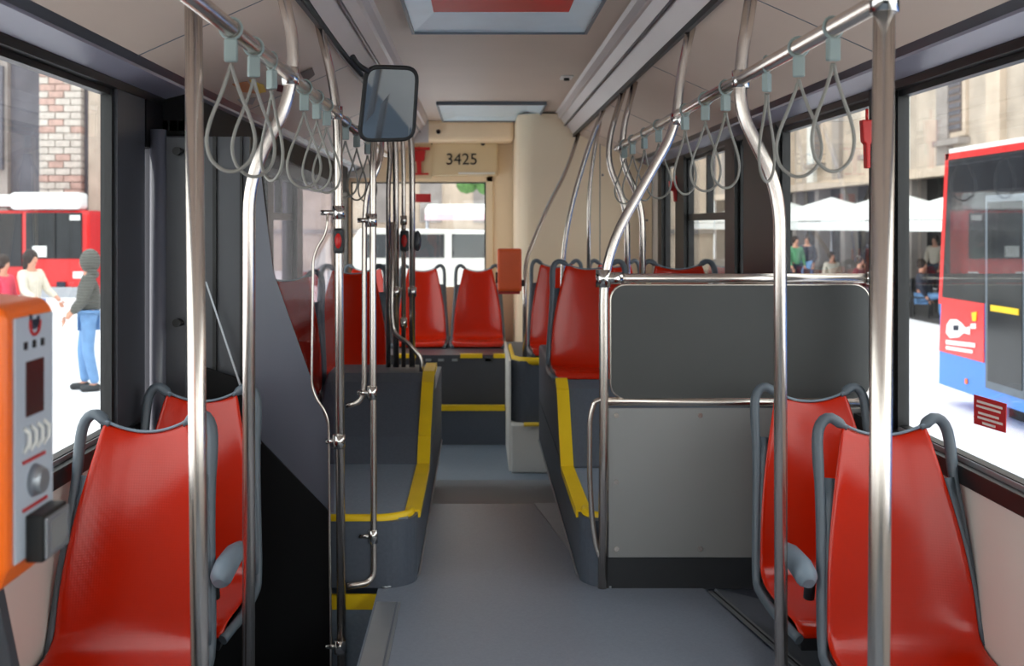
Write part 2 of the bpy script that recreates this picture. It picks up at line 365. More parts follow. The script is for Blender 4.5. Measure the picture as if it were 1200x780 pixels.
# red emergency hammer by plate
def hammer(px,py0,py1,d,lab,wd=.035,x=None,rear=False):
    a=Wp(px,py0,d); b=Wp(px,py1,d); t=thing('emergency_hammer',b,lab,'hammer')
    H=a.z-b.z; w2=wd
    MB().prism([(b.x-w2,b.y,a.z),(b.x+w2,b.y,a.z),(b.x+w2*.8,b.y,a.z-H*.45),(b.x+w2*.35,b.y,a.z-H*.5),(b.x+w2*.35,b.y,b.z),(b.x-w2*.3,b.y,b.z),(b.x-w2*.4,b.y,a.z-H*.5),(b.x-w2*.8,b.y,a.z-H*.45)],(0,.03,0)).build('hammer_body','redp',t,bevel=.004)
    MB().tube([(b.x,b.y+.015,a.z-.002),(b.x,b.y+.015,a.z+.035)],.005,8).build('hook','redp',t)
    return t
t=hammer(491,176,203,8.55,'red emergency hammer on the cream panel left of number 3425',.055)
MB().box(t.location.x-.09,t.location.x+.09,8.56,8.60,1.235+.6375,1.235+.6605).build('bracket','redp',t)
MB().box(t.location.x-.08,t.location.x+.08,8.56,8.60,1.235+.43,1.235+.445).build('bracket','redp',t)
MB().box(t.location.x-.10,t.location.x+.10,8.585,8.63,1.235+.40,1.235+.70).build('backplate','cream2',t)
hammer(1018,140,197,3.22,'large red emergency hammer hanging by the near right pole',.02)
hammer(897,207,236,4.85,'red emergency hammer beside the second bent pole on the right',.04)
hammer(793,212,236,6.6,'farthest red emergency hammer by the rear right window',.05)
# red sticker in rear window
a=Wp(487,227,8.68); b=Wp(505,237,8.68)
tag(MB().box(a.x,b.x,8.66,8.665,b.z,a.z).build('red_sticker','sticker'),'small red sticker on the rear window glass','sticker')
# orange-white sticker panel on the left of the rear
t=thing('notice_panel',Wp(425,207,8.6),'pale panel with orange print beside the grab poles at the rear','panel')
a=Wp(405,170,8.62); b=Wp(437,208,8.62); MB().box(a.x,b.x,8.6,8.7,b.z,a.z).build('board','white',t,bevel=.01)
a=Wp(412,178,8.6); b=Wp(425,192,8.6); MB().prism([(a.x,8.598,a.z-.03),(a.x+.05,8.598,b.z),(b.x,8.598,b.z+.04),(b.x-.03,8.598,a.z)],(0,-.004,0)).build('print','ochre',t)

# ------------------------------------------------------------------ platforms with yellow nosings
def nose(path, name, parent, r=.016, flat=.6):
    MB().tube(path, r, 8, bend=.05).build(name, 'yellow', parent)
# left wheel platform
def ypoly(pts, wdt, parent):   # flat yellow strip made of a thick ribbon
    pass
L = thing('wheel_podium',(-.7,4.2,0),'grey raised podium with yellow edge on the left of the aisle','podium')
XL=-.305; XR=.262; TZ=.226; BZ=.548
m=MB(); 
cor=[(-1.2,3.5),(XL-.10,3.5)]+[(XL-.10+.10*math.sin(a*math.pi/16), 3.60-.10*math.cos(a*math.pi/16)) for a in range(1,9)]+[(XL,5.95),(-1.2,5.95)]
m.prism([(a,b,0) for a,b in cor],(0,0,TZ)).build('step_base','podium',L)
MB().box(-1.2,XL-.03,3.53,4.33,TZ,TZ+.004).build('tread','tread',L)
prL=[(4.33,TZ),(4.42,TZ+.10),(4.72,BZ-.03),(4.80,BZ),(5.1,BZ),(5.1,TZ)]
MB().prism([(-.80,a,b) for a,b in prL][::-1],(.80+XL,0,0)).build('seat_box','podium',L,bevel=.012)
MB().box(-1.2,XL-.0,5.1,5.95,TZ,.42).build('rear_platform','podium',L)
def ribbon(path, wdt, parent, thick=.012):
    """yellow nosing: path along the edge, inward offset wdt along -x (sgn)"""
    m=MB(); P=[Vector(p) for p in path]
    for a,b in zip(P[:-1],P[1:]): pass
wL=.045
def nosing(parent, xe, sg, zt, zb, y_front, prof, xin, front_end):
    # side strip following the profile on the aisle edge
    pts=[Vector((xe,y,z)) for y,z in prof]
    m=MB()
    for a,b in zip(pts[:-1],pts[1:]):
        t=(b-a).normalized(); n=Vector((0,-t.z,t.y))
        if n.z<0 and abs(t.z)<.5: n=-n
        n = n if n.dot(Vector((0,-.7,.7)))>0 else -n
        w_=Vector((-sg*wL,0,0)); e=n*.008; c=sg*.008
        q=[a+Vector((c,0,0)),a+w_,b+w_,b+Vector((c,0,0))]
        m.hexa([p-n*.02 for p in q],[p+e for p in q])
    m.build('yellow_edge','yellow',parent)
nosing(L,XL,1,0,0,0,[(5.1,BZ),(4.80,BZ),(4.70,BZ-.035),(4.42,TZ+.10),(4.33,TZ),(3.62,TZ)],0,0)
MB().tube([(XL-.02,3.63,TZ),(XL-.025,3.57,TZ),(XL-.10,3.515,TZ),(-.75,3.515,TZ)],.022,8,bend=.06,flat=.5).build('yellow_edge','yellow',L)
MB().box(-.80,-.352,3.488,3.5,-.07,-.02).build('yellow_strip','yellow',L)
MB().box(-1.2,-.352,3.492,3.5,LOW,-.07).build('riser','tread',L)
R = thing('wheel_podium',(.7,4.2,0),'grey raised podium with yellow edge behind the right partition','podium')
cor=[(1.2,3.5),(1.2,5.95),(XR,5.95)]+[(XR+.10-.10*math.cos(a*math.pi/16), 3.60-.10*math.sin(a*math.pi/16)) for a in range(0,9)]
MB().prism([(a,b,0) for a,b in cor][::-1],(0,0,TZ)).build('step_base','podium',R)
MB().box(XR+.03,1.2,3.53,4.26,TZ,TZ+.004).build('tread','tread',R)
prR=[(4.28,TZ),(4.36,TZ+.10),(4.52,BZ-.03),(4.58,BZ),(5.95,BZ),(5.95,TZ)]
MB().prism([(XR,a,b) for a,b in prR][::-1],(1.2-XR,0,0)).build('seat_box','podium',R,bevel=.012)
nosing(R,XR,-1,0,0,0,[(4.7,BZ),(4.58,BZ),(4.50,BZ-.035),(4.36,TZ+.10),(4.28,TZ),(3.62,TZ)],0,0)
MB().tube([(XR+.02,3.63,TZ),(XR+.025,3.57,TZ),(XR+.10,3.515,TZ),(.9,3.515,TZ)],.022,8,bend=.06,flat=.5).build('yellow_edge','yellow',R)
MB().tube([(XL+.004,5.9,.004),(XL+.004,3.62,.004),(XL-.02,3.55,.004),(XL-.10,3.495,.004),(-.42,3.495,.004)],.004,6).build('floor_bead','alu',L)
MB().tube([(XR-.004,5.9,.004),(XR-.004,3.62,.004),(XR+.02,3.55,.004),(XR+.10,3.495,.004)],.004,6).build('floor_bead','alu',R)
# right rear platform
t=thing('rear_podium',(.7,6.9,LOW),'stepped white and grey podium with yellow nosings before the engine cabinet','podium')
x0=CX+.21
MB().box(x0,1.195,6.45,7.595,LOW,-.012).build('white_base','white',t,bevel=.01)
m=MB(); pts=[(x0,7.595),(x0,6.62)]+[(x0+.12-.12*math.cos(a*math.pi/12),6.62-.12*math.sin(a*math.pi/12)) for a in range(1,7)]+[(1.195,6.5),(1.195,7.595)]
m.prism([(a,b,-.012) for a,b in pts],(0,0,.39)).build('grey_riser','podium',t)
MB().tube([(x0+.02,7.3,.378),(x0+.02,6.62,.378),(x0+.06,6.53,.378),(x0+.14,6.50,.378),(.62,6.50,.378)],.025,8,flat=.5).build('yellow_nosing','yellow',t)
MB().tube([(x0+.08,6.452,-.012),(.75,6.452,-.012)],.026,8,flat=.5).build('yellow_nosing','yellow',t)
MB().box(x0-.012,x0,6.5,7.62,LOW,.38).build('side_trim','white',t)
# rear bench steps
t=thing('rear_steps',(-.4,8,LOW),'dark rear bench platform with two yellow edged steps','steps')
MB().box(-1.2,.105,7.29,YR-.01,LOW,-.05).build('lower_step','podium',t)
MB().box(-1.2,.105,7.40,YR-.01,-.05,.305).build('upper_step','dark',t)
MB().box(-.6,.10,7.275,7.34,-.075,-.042).build('yellow_nosing','yellow',t)
for x in (-.14,-.62): 
    MB().box(x-.08,x+.08,7.385,7.44,.285,.312).build('yellow_nosing','yellow',t)
MB().box(.02,.105,7.385,7.44,.285,.312).build('yellow_nosing','yellow',t)
for x in (-.36,-.26,.02-.04,-.02+.0,-.45):
    MB().box(x-.02,x+.02,7.385,7.40,.262,.278).build('latch','alu',t)

# ------------------------------------------------------------------ seats
ROWS=[(.112,.572,.116,.012,.034),(.104,.52,.126,.020,.014),(.090,.44,.145,.028,.003),(.072,.36,.163,.034,0),(.052,.26,.181,.040,0),(.032,.16,.193,.042,0),
      (.014,.075,.197,.038,0),(-.012,.022,.201,.028,0),(-.06,.0,.204,.018,0),(-.15,-.008,.206,.014,0),(-.27,-.002,.208,.012,0),(-.36,.006,.206,.01,0),(-.395,-.002,.20,.006,0),(-.408,-.03,.196,0,0)]
def seat_proto(base_h, leg):
    t=bpy.data.objects.new('bus_seat',None); C.objects.link(t)
    nu=14; vs=[]; n=len(ROWS)
    for j,(y,z,h,c,dip) in enumerate(ROWS):
        for i in range(nu+1):
            u=2*i/nu-1; k=abs(u)**2.2*c
            back = 1 if j<7 else (.5 if j<9 else 0)
            vs.append((u*h, y-k*back, z+k*(1-back)-dip*(1-u*u)**1.0))
    fs=[(j*(nu+1)+i,(j+1)*(nu+1)+i,(j+1)*(nu+1)+i+1,j*(nu+1)+i+1) for j in range(n-1) for i in range(nu)]
    m=MB().add(vs,fs,True); o=m.build('shell','red',t)
    s_=o.modifiers.new('solid','SOLIDIFY'); s_.thickness=.012; s_.offset=-1
    b=o.modifiers.new('sub','SUBSURF'); b.levels=1; b.render_levels=1
    for sg in (-1,1):
        P=[(.100,.106,.560),(.118,.112,.572),(.140,.116,.586),(.162,.117,.580),(.178,.114,.552),(.183,.104,.50),(.184,.086,.42),(.190,.055,.31),(.200,.022,.18),(.207,.0,.08),(.211,-.02,.012),(.213,-.05,-.018),(.214,-.16,-.026),(.214,-.28,-.024),(.210,-.36,-.02),(.196,-.405,-.034)]
        P=[Vector((sg*a,b_,c)) for a,b_,c in P]
        q=[P[0]]
        for i in range(len(P)-1):
            a,b_=P[i],P[i+1]; p0=P[max(0,i-1)]; p3=P[min(len(P)-1,i+2)]
            for k in (1,2):
                tt=k/2; q.append(.5*((2*a)+(b_-p0)*tt+(2*p0-5*a+4*b_-p3)*tt*tt+(3*a-p0-3*b_+p3)*tt**3))
        MB().tube(q,[.0175 if 1<i_<12 else (.0155 if i_>11 else .010) for i_ in range(len(q))],10,flat=.85).build('side_frame','sgrey',t)
        # web between shell and frame below the grip opening
        vs=[];
        E=[(.146,.070,.43,.184,.088),(.160,.044,.36,.187,.068),(.178,.016,.26,.192,.040),(.190,-.006,.16,.2,.016),(.197,-.020,.075,.207,-.002),(.2,-.036,.02,.21,-.018)]
        for a,y,z,b_,y2 in E: vs+= [(sg*a,y+.006,z),(sg*b_,y2,z)]
        fs=[(2*i,2*i+1,2*i+3,2*i+2) for i in range(len(E)-1)]
        w_=MB().add(vs,fs,True).build('side_web','sgrey',t); w_.modifiers.new('solid','SOLIDIFY').thickness=.012
    MB().tube([Vector((u*.116,.112-.012*abs(u)**2.2+.002,.574-.034*(1-u*u))) for u in [k/8-1 for k in range(17)]],.0042,6).build('top_rim','pad',t)
    MB().hexa([(-.17,-.34,-.09),(.17,-.34,-.09),(.17,.02,-.09),(-.17,.02,-.09)],[(-.19,-.39,-.035),(.19,-.39,-.035),(.19,.02,-.02),(-.19,.02,-.02)]).build('seat_base','sdark',t)
    if leg:
        MB().box(-.05,.05,-.28,-.12,-base_h,-.09).build('leg','sdark',t,bevel=.01)
        MB().box(-.16,.16,-.33,-.05,-base_h,-base_h+.02).build('foot_plate','sdark',t,bevel=.004)
    return t
protos={}
def seat(x,ytop,zc,base,label,drop=.60,wsc=1.0,rz=0):
    bh=round((zc-base)/ (drop/.60),3); leg=bh>.16; key=(bh,leg)
    if key not in protos: protos[key]=t=seat_proto(bh,leg)
    else: t=copy_tree(protos[key])
    s=drop/.60; t.location=(x,ytop-.11*s,zc); t.scale=(wsc,s,s); t.rotation_euler=(0,0,rz)
    return tag(t,label,'seat',None)
def px2x(px,d): return CX+(px-VX)/F*d
seat(px2x(172,2.765),2.765,.14,LOW,'front left red seat nearest the orange ticket machine',.60,.98)
seat(px2x(237,3.30),3.30,.14,LOW,'second red seat on the left, just behind the front left seat',.59,.98)
seat(px2x(1035,2.765),2.765,.14,LOW,'front right red seat nearest the camera beside the window',.59,.98)
seat(px2x(949,3.30),3.30,.14,LOW,'second red seat on the right in front of the grey partition',.59,.98)
# mid left
seat(px2x(334,5.0),5.0,.456,.226,'red seat on the left seen through the glass screen',.57,1.0)
seat(px2x(414,5.75),5.75,.456,.42,'red seat behind the paired steel poles on the left podium',.57,1.0)
# mid right
seat(px2x(690,5.02),5.02,.575,BZ,'red aisle seat just left of and behind the partition post',.50,.98)
seat(px2x(795,5.02),5.02,.575,BZ,'red window seat hidden but for its top behind the charcoal partition',.50,.98)
seat(px2x(652,7.1),7.1,.43,.378,'red aisle seat on the rear right podium beside the far orange machine',.58,.95)
seat(px2x(720,7.1),7.1,.43,.378,'red window seat at rear right whose handles peep over the seat in front',.58,.95)
for px,lab in ((560,'rear bench red seat at the end of the aisle, left of the orange machine'),(495,'rear bench red seat second from the aisle end, by the cluster of poles'),(430,'rear bench red seat farthest left, mostly behind steel poles')):
    seat(px2x(px,8.3),8.3,.345,.305,lab,.585,.98)
# armrests
for sg,px,lab in ((-1,268,'grey padded armrest beside the front left seat'),(1,942,'grey padded armrest beside the front right seat')):
    x=CX+sg*.845 if sg>0 else CX-.66; z=.345
    t=thing('armrest',(x,2.78,z-.05),lab,'armrest')
    MB().tube([(x,2.84,z-.006),(x,2.76,z+.004),(x,2.68,z),(x,2.63,z-.012),(x,2.612,z-.022)],[.024,.029,.032,.030,.016],12,flat=.95).build('pad','pad',t)
    xs=x+sg*.06
    MB().tube([(x,2.77,z-.01),(xs,2.78,z-.04),(xs,2.80,.22)],.015,10,bend=.02).build('bracket','sdark',t)

# ------------------------------------------------------------------ poles and rails
def fit(mb, p, r=.026, h=.045, axis=(0,0,1)):
    a=Vector(axis); mb.tube([Vector(p)-a*h/2,Vector(p)-a*h/2*.99,Vector(p)+a*h/2*.99,Vector(p)+a*h/2],[r*.86,r,r,r*.86],12)
def pole(label, path, r=.0165, bend=.12, fits=(), name='grab_pole', extra=None):
    b=min(path,key=lambda p:p[2]); t=thing(name,b,label,'pole')
    MB().tube(path,r,16,bend=bend).build('tube','steel',t)
    for f in fits:
        m=MB(); fit(m,f,r+.006); m.build('clamp','chrome',t)
    return t
RXR=CX+.68; RXL=CX-.475; RZ=CZ+.38
def vx(px,s): return CX+(px-VX)/s
# near straight poles
d=F/700; pole('thickest straight steel pole at the right in front of the front right seat',[(vx(1025,700),d,LOW+.0),(vx(1037,700),d,1.76)],.0178,None,[(vx(1036,700),d,RZ)])
d=F/600; pole('straight steel pole at the left in front of the front left seat',[(vx(238,600),d,LOW),(vx(226,600),d,1.77)],.0175,None)
# left bent pole
d=F/463; pole('bent steel pole on the left between the two left seats',[(vx(291,463),d,LOW),(vx(292,463),d,CZ+.13),(vx(338,463),d,CZ+.31),(vx(346,463),d,CZ+.45),(vx(326,463),d,1.87)],.0160,.10,[(RXL,d,RZ)])
# right bent pole
d=F/453; pole('bent steel pole on the right before the second right seat',[(vx(916,453),d,LOW),(vx(914,453),d,CZ+.09),(vx(867,453),d,CZ+.30),(vx(868,453),d,CZ+.42),(vx(882,453),d,1.85)],.0168,.10,[(RXR,d,RZ)])
# left pole at the end of rail
d=3.44; t=pole('steel pole with red stop button at the edge of the glass screen',[(vx(401,348),d,LOW),(vx(397,348),d,CZ+.05),(vx(396,348),d,CZ+.42),(vx(373,348),d,1.93)],.0155,.15,[(RXL,d,RZ),Wp(397,517,d),Wp(397,249,d),Wp(399,757,d)])
p=Wp(397,282,d-.025); MB().box(p.x-.017,p.x+.017,p.y-.016,p.y+.03,p.z-.042,p.z+.042).build('button_housing','sdark',t,bevel=.008)
MB().ball((p.x,p.y-.014,p.z),.012,.01,.026).build('stop_button','redp',t)
for py in (249,517,757): MB().tube([Wp(376 if py<500 else 382,py,d),Wp(397,py,d)],.009,10).build('arm','chrome',t)
# rails
def rail(label,x,y0,y1,sg):
    t=thing('hand_rail',(x,y0,RZ),label,'rail')
    MB().tube([(x,y0,RZ),(x,y1,RZ)],.0165,14).build('tube','steel',t)
    return t
rR=rail('long steel hand rail with straps on the right side',RXR,F/700,5.0,1)
rL=rail('steel hand rail with straps on the left side',RXL,.9,3.44,-1)
rF=tag(MB().tube([(RXL-.01,3.46,RZ-.0),(RXL-.01,5.4,RZ)],.0165,12).build('hand_rail','steel'),'farther length of left hand rail beyond the screen pole','rail')
for y in (2.6,): pass
# straps
def strap_proto():
    t=bpy.data.objects.new('hanging_strap',None); C.objects.link(t)
    MB().tube([(0.0205*math.cos(a*math.pi/8),0,.0205*math.sin(a*math.pi/8)) for a in range(16)],.003,8,closed=True,flat=1.0).build('collar','clip',t)
    MB().box(-.0125,.0125,-.008,.008,-.064,-.020).build('clip','clip',t,bevel=.003)
    P=[(0,-.003,-.068),(.006,0,-.09),(.020,0,-.13),(.038,0,-.175),(.046,0,-.215),(.038,0,-.25),(.018,0,-.27),(0,0,-.275),(-.018,0,-.27),(-.038,0,-.25),(-.046,0,-.215),(-.038,0,-.175),(-.020,0,-.13),(-.006,0,-.09),(0,.003,-.068)]
    q=[]; P=[Vector(p) for p in P]
    for i in range(len(P)-1):
        a,b_=P[i],P[i+1]; p0=P[max(0,i-1)]; p3=P[min(len(P)-1,i+2)]
        for k in range(3):
            tt=k/3; q.append(.5*((2*a)+(b_-p0)*tt+(2*p0-5*a+4*b_-p3)*tt*tt+(3*a-p0-3*b_+p3)*tt**3))
    q.append(P[-1]); MB().tube(q,.0036,8).build('loop','strap',t)
    return t
sp=strap_proto(); first=True
ordw=['nearest','second','third','fourth','fifth','sixth','seventh','eighth','ninth','tenth']
def put_strap(x,y,label,rz,grp,s=1):
    global first
    o=sp if first else copy_tree(sp); first=False
    o.location=(x,y,RZ); o.rotation_euler=(0,0,rz); o.scale=(s,s,s); tag(o,label,'strap',grp)
for i,(y,rz) in enumerate(((1.96,.25),(2.17,-.3),(2.41,.9),(2.81,.4),(3.06,-.5),(3.36,.5),(3.85,-.3),(4.18,.6),(4.5,.2),(4.75,-.4))):
    put_strap(RXR,y,'%s looped grey strap on the right hand rail, counting from the front'%ordw[i],rz,'straps on the right hand rail')
for i,(y,rz) in enumerate(((1.97,.1),(2.17,.5),(2.36,-.8),(2.80,.3),(3.02,-.3),(3.22,.5))):
    put_strap(RXL,y,'%s looped grey strap on the left hand rail, counting from the front'%ordw[i],rz,'straps on the left hand rail')
for i,(y,rz) in enumerate(((3.75,.4),(4.1,-.5),(4.5,.6))):
    put_strap(RXL-.01,y,'%s looped grey strap on the farther left rail beyond the screen pole'%ordw[i],rz,'straps on the farther left rail')
# partition
d=3.5; s=F/d
pt=thing('partition',(.75,d,0),'grey partition with charcoal upper board and steel frame on the right','partition')
A=lambda px,py,dd=d: Wp(px,py,dd)
MB().tube([A(706,690),A(708,500),A(707,300),A(792,150),A(797,90),A(812,22)],.0165,16,bend=[0,.05,.16,.12,.1,0]).build('post','steel',pt)
MB().tube([A(707,326),A(1026,326)],.0165,14).build('top_rail','steel',pt)
MB().tube([A(712,470),A(1026,472)],.014,14).build('middle_rail','steel',pt)
MB().tube([A(1021,334),A(1021,468)],.006,10).build('end_rail','steel',pt)
m=MB(); fit(m,A(707,326),.026,.06); m.tube([A(707,326),A(729,326)],.021,12); m.tube([A(1014,326),A(1030,326)],.021,12); fit(m,A(793,140),.022,.04); m.build('clamp','chrome',pt)
def rrect(x0,x1,z0,z1,r,y,n=6):
    P=[]
    for cx_,cz_,a0 in ((x1-r,z1-r,0),(x0+r,z1-r,90),(x0+r,z0+r,180),(x1-r,z0+r,270)):
        for k in range(n+1):
            a=math.radians(a0+90*k/n); P.append((cx_+r*math.cos(a),y,cz_+r*math.sin(a)))
    return P
a=A(716,334); b=A(1018,466); P=rrect(a.x,b.x,b.z,a.z,.05,d-.006); MB().prism(P,(0,.012,0)).build('upper_board','pdark',pt)
MB().tube([Vector(p)+Vector((0,.006,0)) for p in P],.0055,8,closed=True).build('board_edging','steel',pt)
a=A(713,478); b=A(1022,652); MB().box(a.x,b.x,d-.006,d+.006,b.z,a.z).build('lower_board','pgrey',pt)
for px in (722,820,930): 
    for py in (486,564,642):
        if px==820 and py==564: continue
        q=A(px,py); MB().disc((q.x,d-.010,q.z),(0,1,0),.0085,.006,10).build('screw','steel',pt)
a=A(711,653); b=A(1022,690); MB().box(a.x,b.x,d-.004,d+.01,b.z+.002,a.z).build('kick_board','sdark',pt)
MB().tube([A(706,468),A(697,470),A(691,490),A(691,560),A(694,610),A(699,642),A(706,658)],.0095,12,bend=.05).build('grab_loop','steel',pt)
# left paired poles by podium
pole('paired steel post with low hooked foot at the left podium front',[(vx(410,338),3.46,.02),Wp(438,682,3.5),Wp(438,640,3.5),Wp(437,300,3.5),Wp(437,185,3.5),Wp(440,140,3.55)],.0115,.07,[Wp(436,460,3.5),Wp(437,628,3.5),Wp(436,258,3.5)])
t=pole('short hooked steel grab tube clamped beside the left paired post',[Wp(406,476,3.52),Wp(424,470,3.52),Wp(427,450,3.52),Wp(427,262,3.52),Wp(430,225,3.52),Wp(446,190,3.52),Wp(449,150,3.6)],.0095,.05,[])
for py in (258,460,628): MB().tube([Wp(419 if py<500 else 421,py,3.5),Wp(437,py,3.5)],.0085,10).build('arm','chrome',t)
# thin panel edge tube
tag(MB().tube([Wp(384,250,3.44),Wp(383,272,3.44),Wp(367,298,3.44),Wp(365,460,3.44),Wp(385,486,3.44),Wp(388,760,3.44),Wp(388,800,3.44)],.0045,8,bend=.06).build('screen_edge_tube','steel'),'thin bent steel tube beside the stop button pole','tube')
# cluster of poles on the left podium
for px,r,lab,top in ((464,.015,'leftmost of the far cluster of poles on the left podium',460),(473,.011,'slender middle pole of the far cluster with small red button',468),(483,.015,'rightmost pole of the far cluster on the left podium',470)):
    dd=4.93; t=pole(lab,[Wp(px,430,dd),Wp(px,200,dd),Wp(px-1,165,dd),Wp(top,95,dd)],r,.2,[Wp(px,342 if px!=473 else 378,dd)]+([Wp(px,258,dd)] if px==473 else []))
    if px==473:
        p=Wp(474,282,dd-.02); MB().box(p.x-.02,p.x+.02,p.y-.02,p.y+.02,p.z-.05,p.z+.05).build('button_housing','sdark',t,bevel=.008); MB().ball((p.x,p.y-.018,p.z),.014,.01,.03).build('stop_button','redp',t)
    if px==483:
        p=Wp(489,282,dd); MB().ball((p.x,p.y,p.z),.02,.02,.05).build('button_cap','dark',t)
pole('far bent steel tube ending on top of the left podium box',[Wp(494,436,4.85),Wp(494,420,4.85),Wp(479,402,4.85),Wp(462,392,4.9),Wp(459,370,4.9),Wp(460,260,4.9)],.011,.05)
pole('farther bent steel tube left of the far cluster',[Wp(455,430,5.0),Wp(455,215,5.0),Wp(458,180,5.0),Wp(452,140,5.0)],.012,.1)
# right far tubes
t=pole('dark curved tube rising from the rear right podium to the duct',[(vx(615,182),6.6,.378),(vx(615,182),6.6,.87),Wp(616,305,6.75),Wp(640,245,7.0),Wp(664,200,7.25),Wp(678,157,7.5)],.014,.3)
pole('curved steel tube behind the right aisle seat',[Wp(657,470,5.9),Wp(660,290,5.87),Wp(672,230,5.87),Wp(692,165,5.87),Wp(707,128,5.87)],.014,.25)
pole('bent steel pole at the window side beyond the partition',[Wp(735,400,5.1),Wp(735,245,5.1),Wp(713,192,5.1),Wp(714,160,5.1),Wp(731,105,5.1)],.015,.12)
pole('bent steel pole ending the right hand rail beyond the partition',[Wp(753,400,4.82),Wp(753,240,4.82),Wp(729,190,4.82),Wp(730,150,4.82),Wp(745,93,4.82)],.015,.12,[(RXR,4.82,RZ)])
pole('straight slender pole before the engine cabinet',[Wp(690,330,6.2),Wp(690,232,6.2),Wp(694,190,6.2),Wp(703,142,6.2)],.012,.2)
# far orange validator
p=Wp(597,342,6.5); t=thing('ticket_machine',p,'small orange ticket machine on the dark tube at the end of the aisle','ticket machine')
a=Wp(583,291,6.5); b=Wp(611,341,6.5)
MB().box(a.x,b.x,6.46,6.55,b.z,a.z).build('case',mat('deep_orange',(246,98,34),.35,0,.03),t,bevel=.012)
MB().box(a.x+.012,b.x-.012,6.452,6.46,b.z+.018,a.z-.018).build('face_plate',MATS['deep_orange'],t,bevel=.003)
MB().box(b.x-.01,b.x+.02,6.50,6.58,b.z+.03,b.z+.07).build('bracket','sdark',t)
MB().box(a.x+.005,b.x-.01,6.49,6.55,b.z-.018,b.z).build('foot','redp',t)
MB().box(a.x-.012,a.x,6.48,6.52,b.z+.05,b.z+.12).build('side_latch','sdark',t)

# ------------------------------------------------------------------ near ticket machine
xf=CX-.594; y0,y1=1.30,1.425; z1=CZ-.110; z0=CZ-.445
t=thing('ticket_machine',(xf-.08,1.36,z0),'large orange ticket machine with grey face at the left edge','ticket machine')
prf=[(xf-.19,z0-.005),(xf-.04,z0-.028),(xf-.012,z0-.018),(xf,z0+.01),(xf,z1-.004),(xf-.012,z1+.010),(xf-.19,z1+.028)]
MB().prism([(x,y0-.01,z) for x,z in prf],(0,y1-y0+.02,0)).build('case','orange',t,bevel=.008,seg=3)
MB().box(xf,xf+.004,y0+.006,y1-.002,z0+.012,z1-.008).build('face_plate','lgrey',t,bevel=.0015)
fx=xf+.004
def fbox(n,m_,ya,yb,za,zb,th=.003,bv=.0): return MB().box(fx,fx+th,ya,yb,za,zb).build(n,m_,t,bevel=bv)
H=z1-z0
fbox('display','vred',y0+.036,y0+.088,z0+.196,z0+.268,.002)
for k in range(3): fbox('indicator','black',y0+.030+k*.026,y0+.038+k*.026,z0+.284,z0+.294,.002)
# emblem: curved strokes
for (yy,zz,r_,mm) in ((.062,.312,.015,'redp'),(.060,.318,.012,'navy')):
    MB().tube([(fx+.001,y0+yy+r_*math.cos(a),z0+.004+zz+r_*math.sin(a)) for a in [math.radians(q) for q in range(150,400,25)]],.0022,6).build('emblem',mm,t)
for k in range(3): fbox('emblem','navy',y0+.052+k*.007,y0+.055+k*.007,z0+.310,z0+.322,.002)
for k in range(4):
    MB().tube([(fx,y0+.03+k*.020,z0+.182),(fx+.005,y0+.036+k*.020,z0+.175),(fx+.005,y0+.036+k*.020,z0+.160),(fx,y0+.03+k*.020,z0+.150)],.003,6).build('vent_ridge','white',t)
fbox('red_bar','redp',y0+.026,y0+.094,z0+.136,z0+.140,.002)
MB().tube([(fx,y0+.062,z0+.108),(fx+.014,y0+.062,z0+.108)],[.022,.016],20).build('card_slot','alu',t)
MB().ball((fx+.006,y0+.062,z0+.108),.008,.014,.016).build('slot_hollow','sgrey',t)
fbox('red_bar','redp',y0+.026,y0+.10,z0+.074,z0+.078,.002)
MB().box(fx,fx+.024,y0+.034,y0+.112,z0+.006,z0+.068).build('card_reader','black',t,bevel=.003)
MB().box(fx+.024,fx+.028,y0+.036,y0+.110,z0+.010,z0+.064).build('reader_plate','alu',t,bevel=.002)
MB().box(fx+.028,fx+.0285,y0+.05,y0+.098,z0+.018,z0+.056).build('reader_pad','pgrey',t)
tag(MB().tube([(xf-.16,1.37,LOW),(xf-.16,1.37,1.80)],.0175,14).build('mounting_pole','steel'),'steel pole carrying the orange ticket machine beyond the left edge','pole')
t0=bpy.data.objects['ticket_machine']
# lower left dark box corner
tag(MB().hexa([(-1.2,1.7,LOW),(-.70,1.7,LOW),(-.70,1.73,LOW),(-1.2,1.73,LOW)],[(-1.2,1.7,.66),(-.895,1.7,.64),(-.895,1.73,.64),(-1.2,1.73,.66)]).build('side_panel','dark',bevel=.004),'dark slanted panel at the lower left corner below the orange ticket machine','panel')

# ------------------------------------------------------------------ mirror
d=3.2; t=thing('interior_mirror',Wp(455,167,d),'rounded black framed mirror hanging from the left duct','mirror')
O=[Wp(430,78,d),Wp(489,80,d+.05),Wp(484,163,d+.13),Wp(421,164,d+.08)]
def rpoly(pts,r,n=5):
    out=[]; k=len(pts)
    for i in range(k):
        a,b,c=pts[i-1],pts[i],pts[(i+1)%k]; p,q=b+(a-b).normalized()*r,b+(c-b).normalized()*r
        for j in range(n+1):
            u=j/n; out.append(p*(1-u)**2+b*2*u*(1-u)+q*u*u)
    return out
nrm=(O[1]-O[0]).cross(O[3]-O[0]).normalized()
if nrm.y>0: nrm=-nrm
tilt=Matrix.Rotation(math.radians(-0),3,'X')
P=rpoly(O,.04)
MB().prism([p-nrm*.012 for p in P],nrm*.012).build('back_shell','black',t)
MB().tube(P,.0075,8,closed=True).build('rim','black',t)
cen=sum(P,Vector())/len(P)
MB().prism([cen+(p-cen)*.97+nrm*.0005 for p in P],nrm*.003).build('mirror_glass','mirror',t)
MB().tube([Wp(352,-10,3.0),Wp(372,20,3.05),Wp(405,66,3.12),Wp(424,88,3.19)],.008,10,bend=.08).build('arm','black',t)
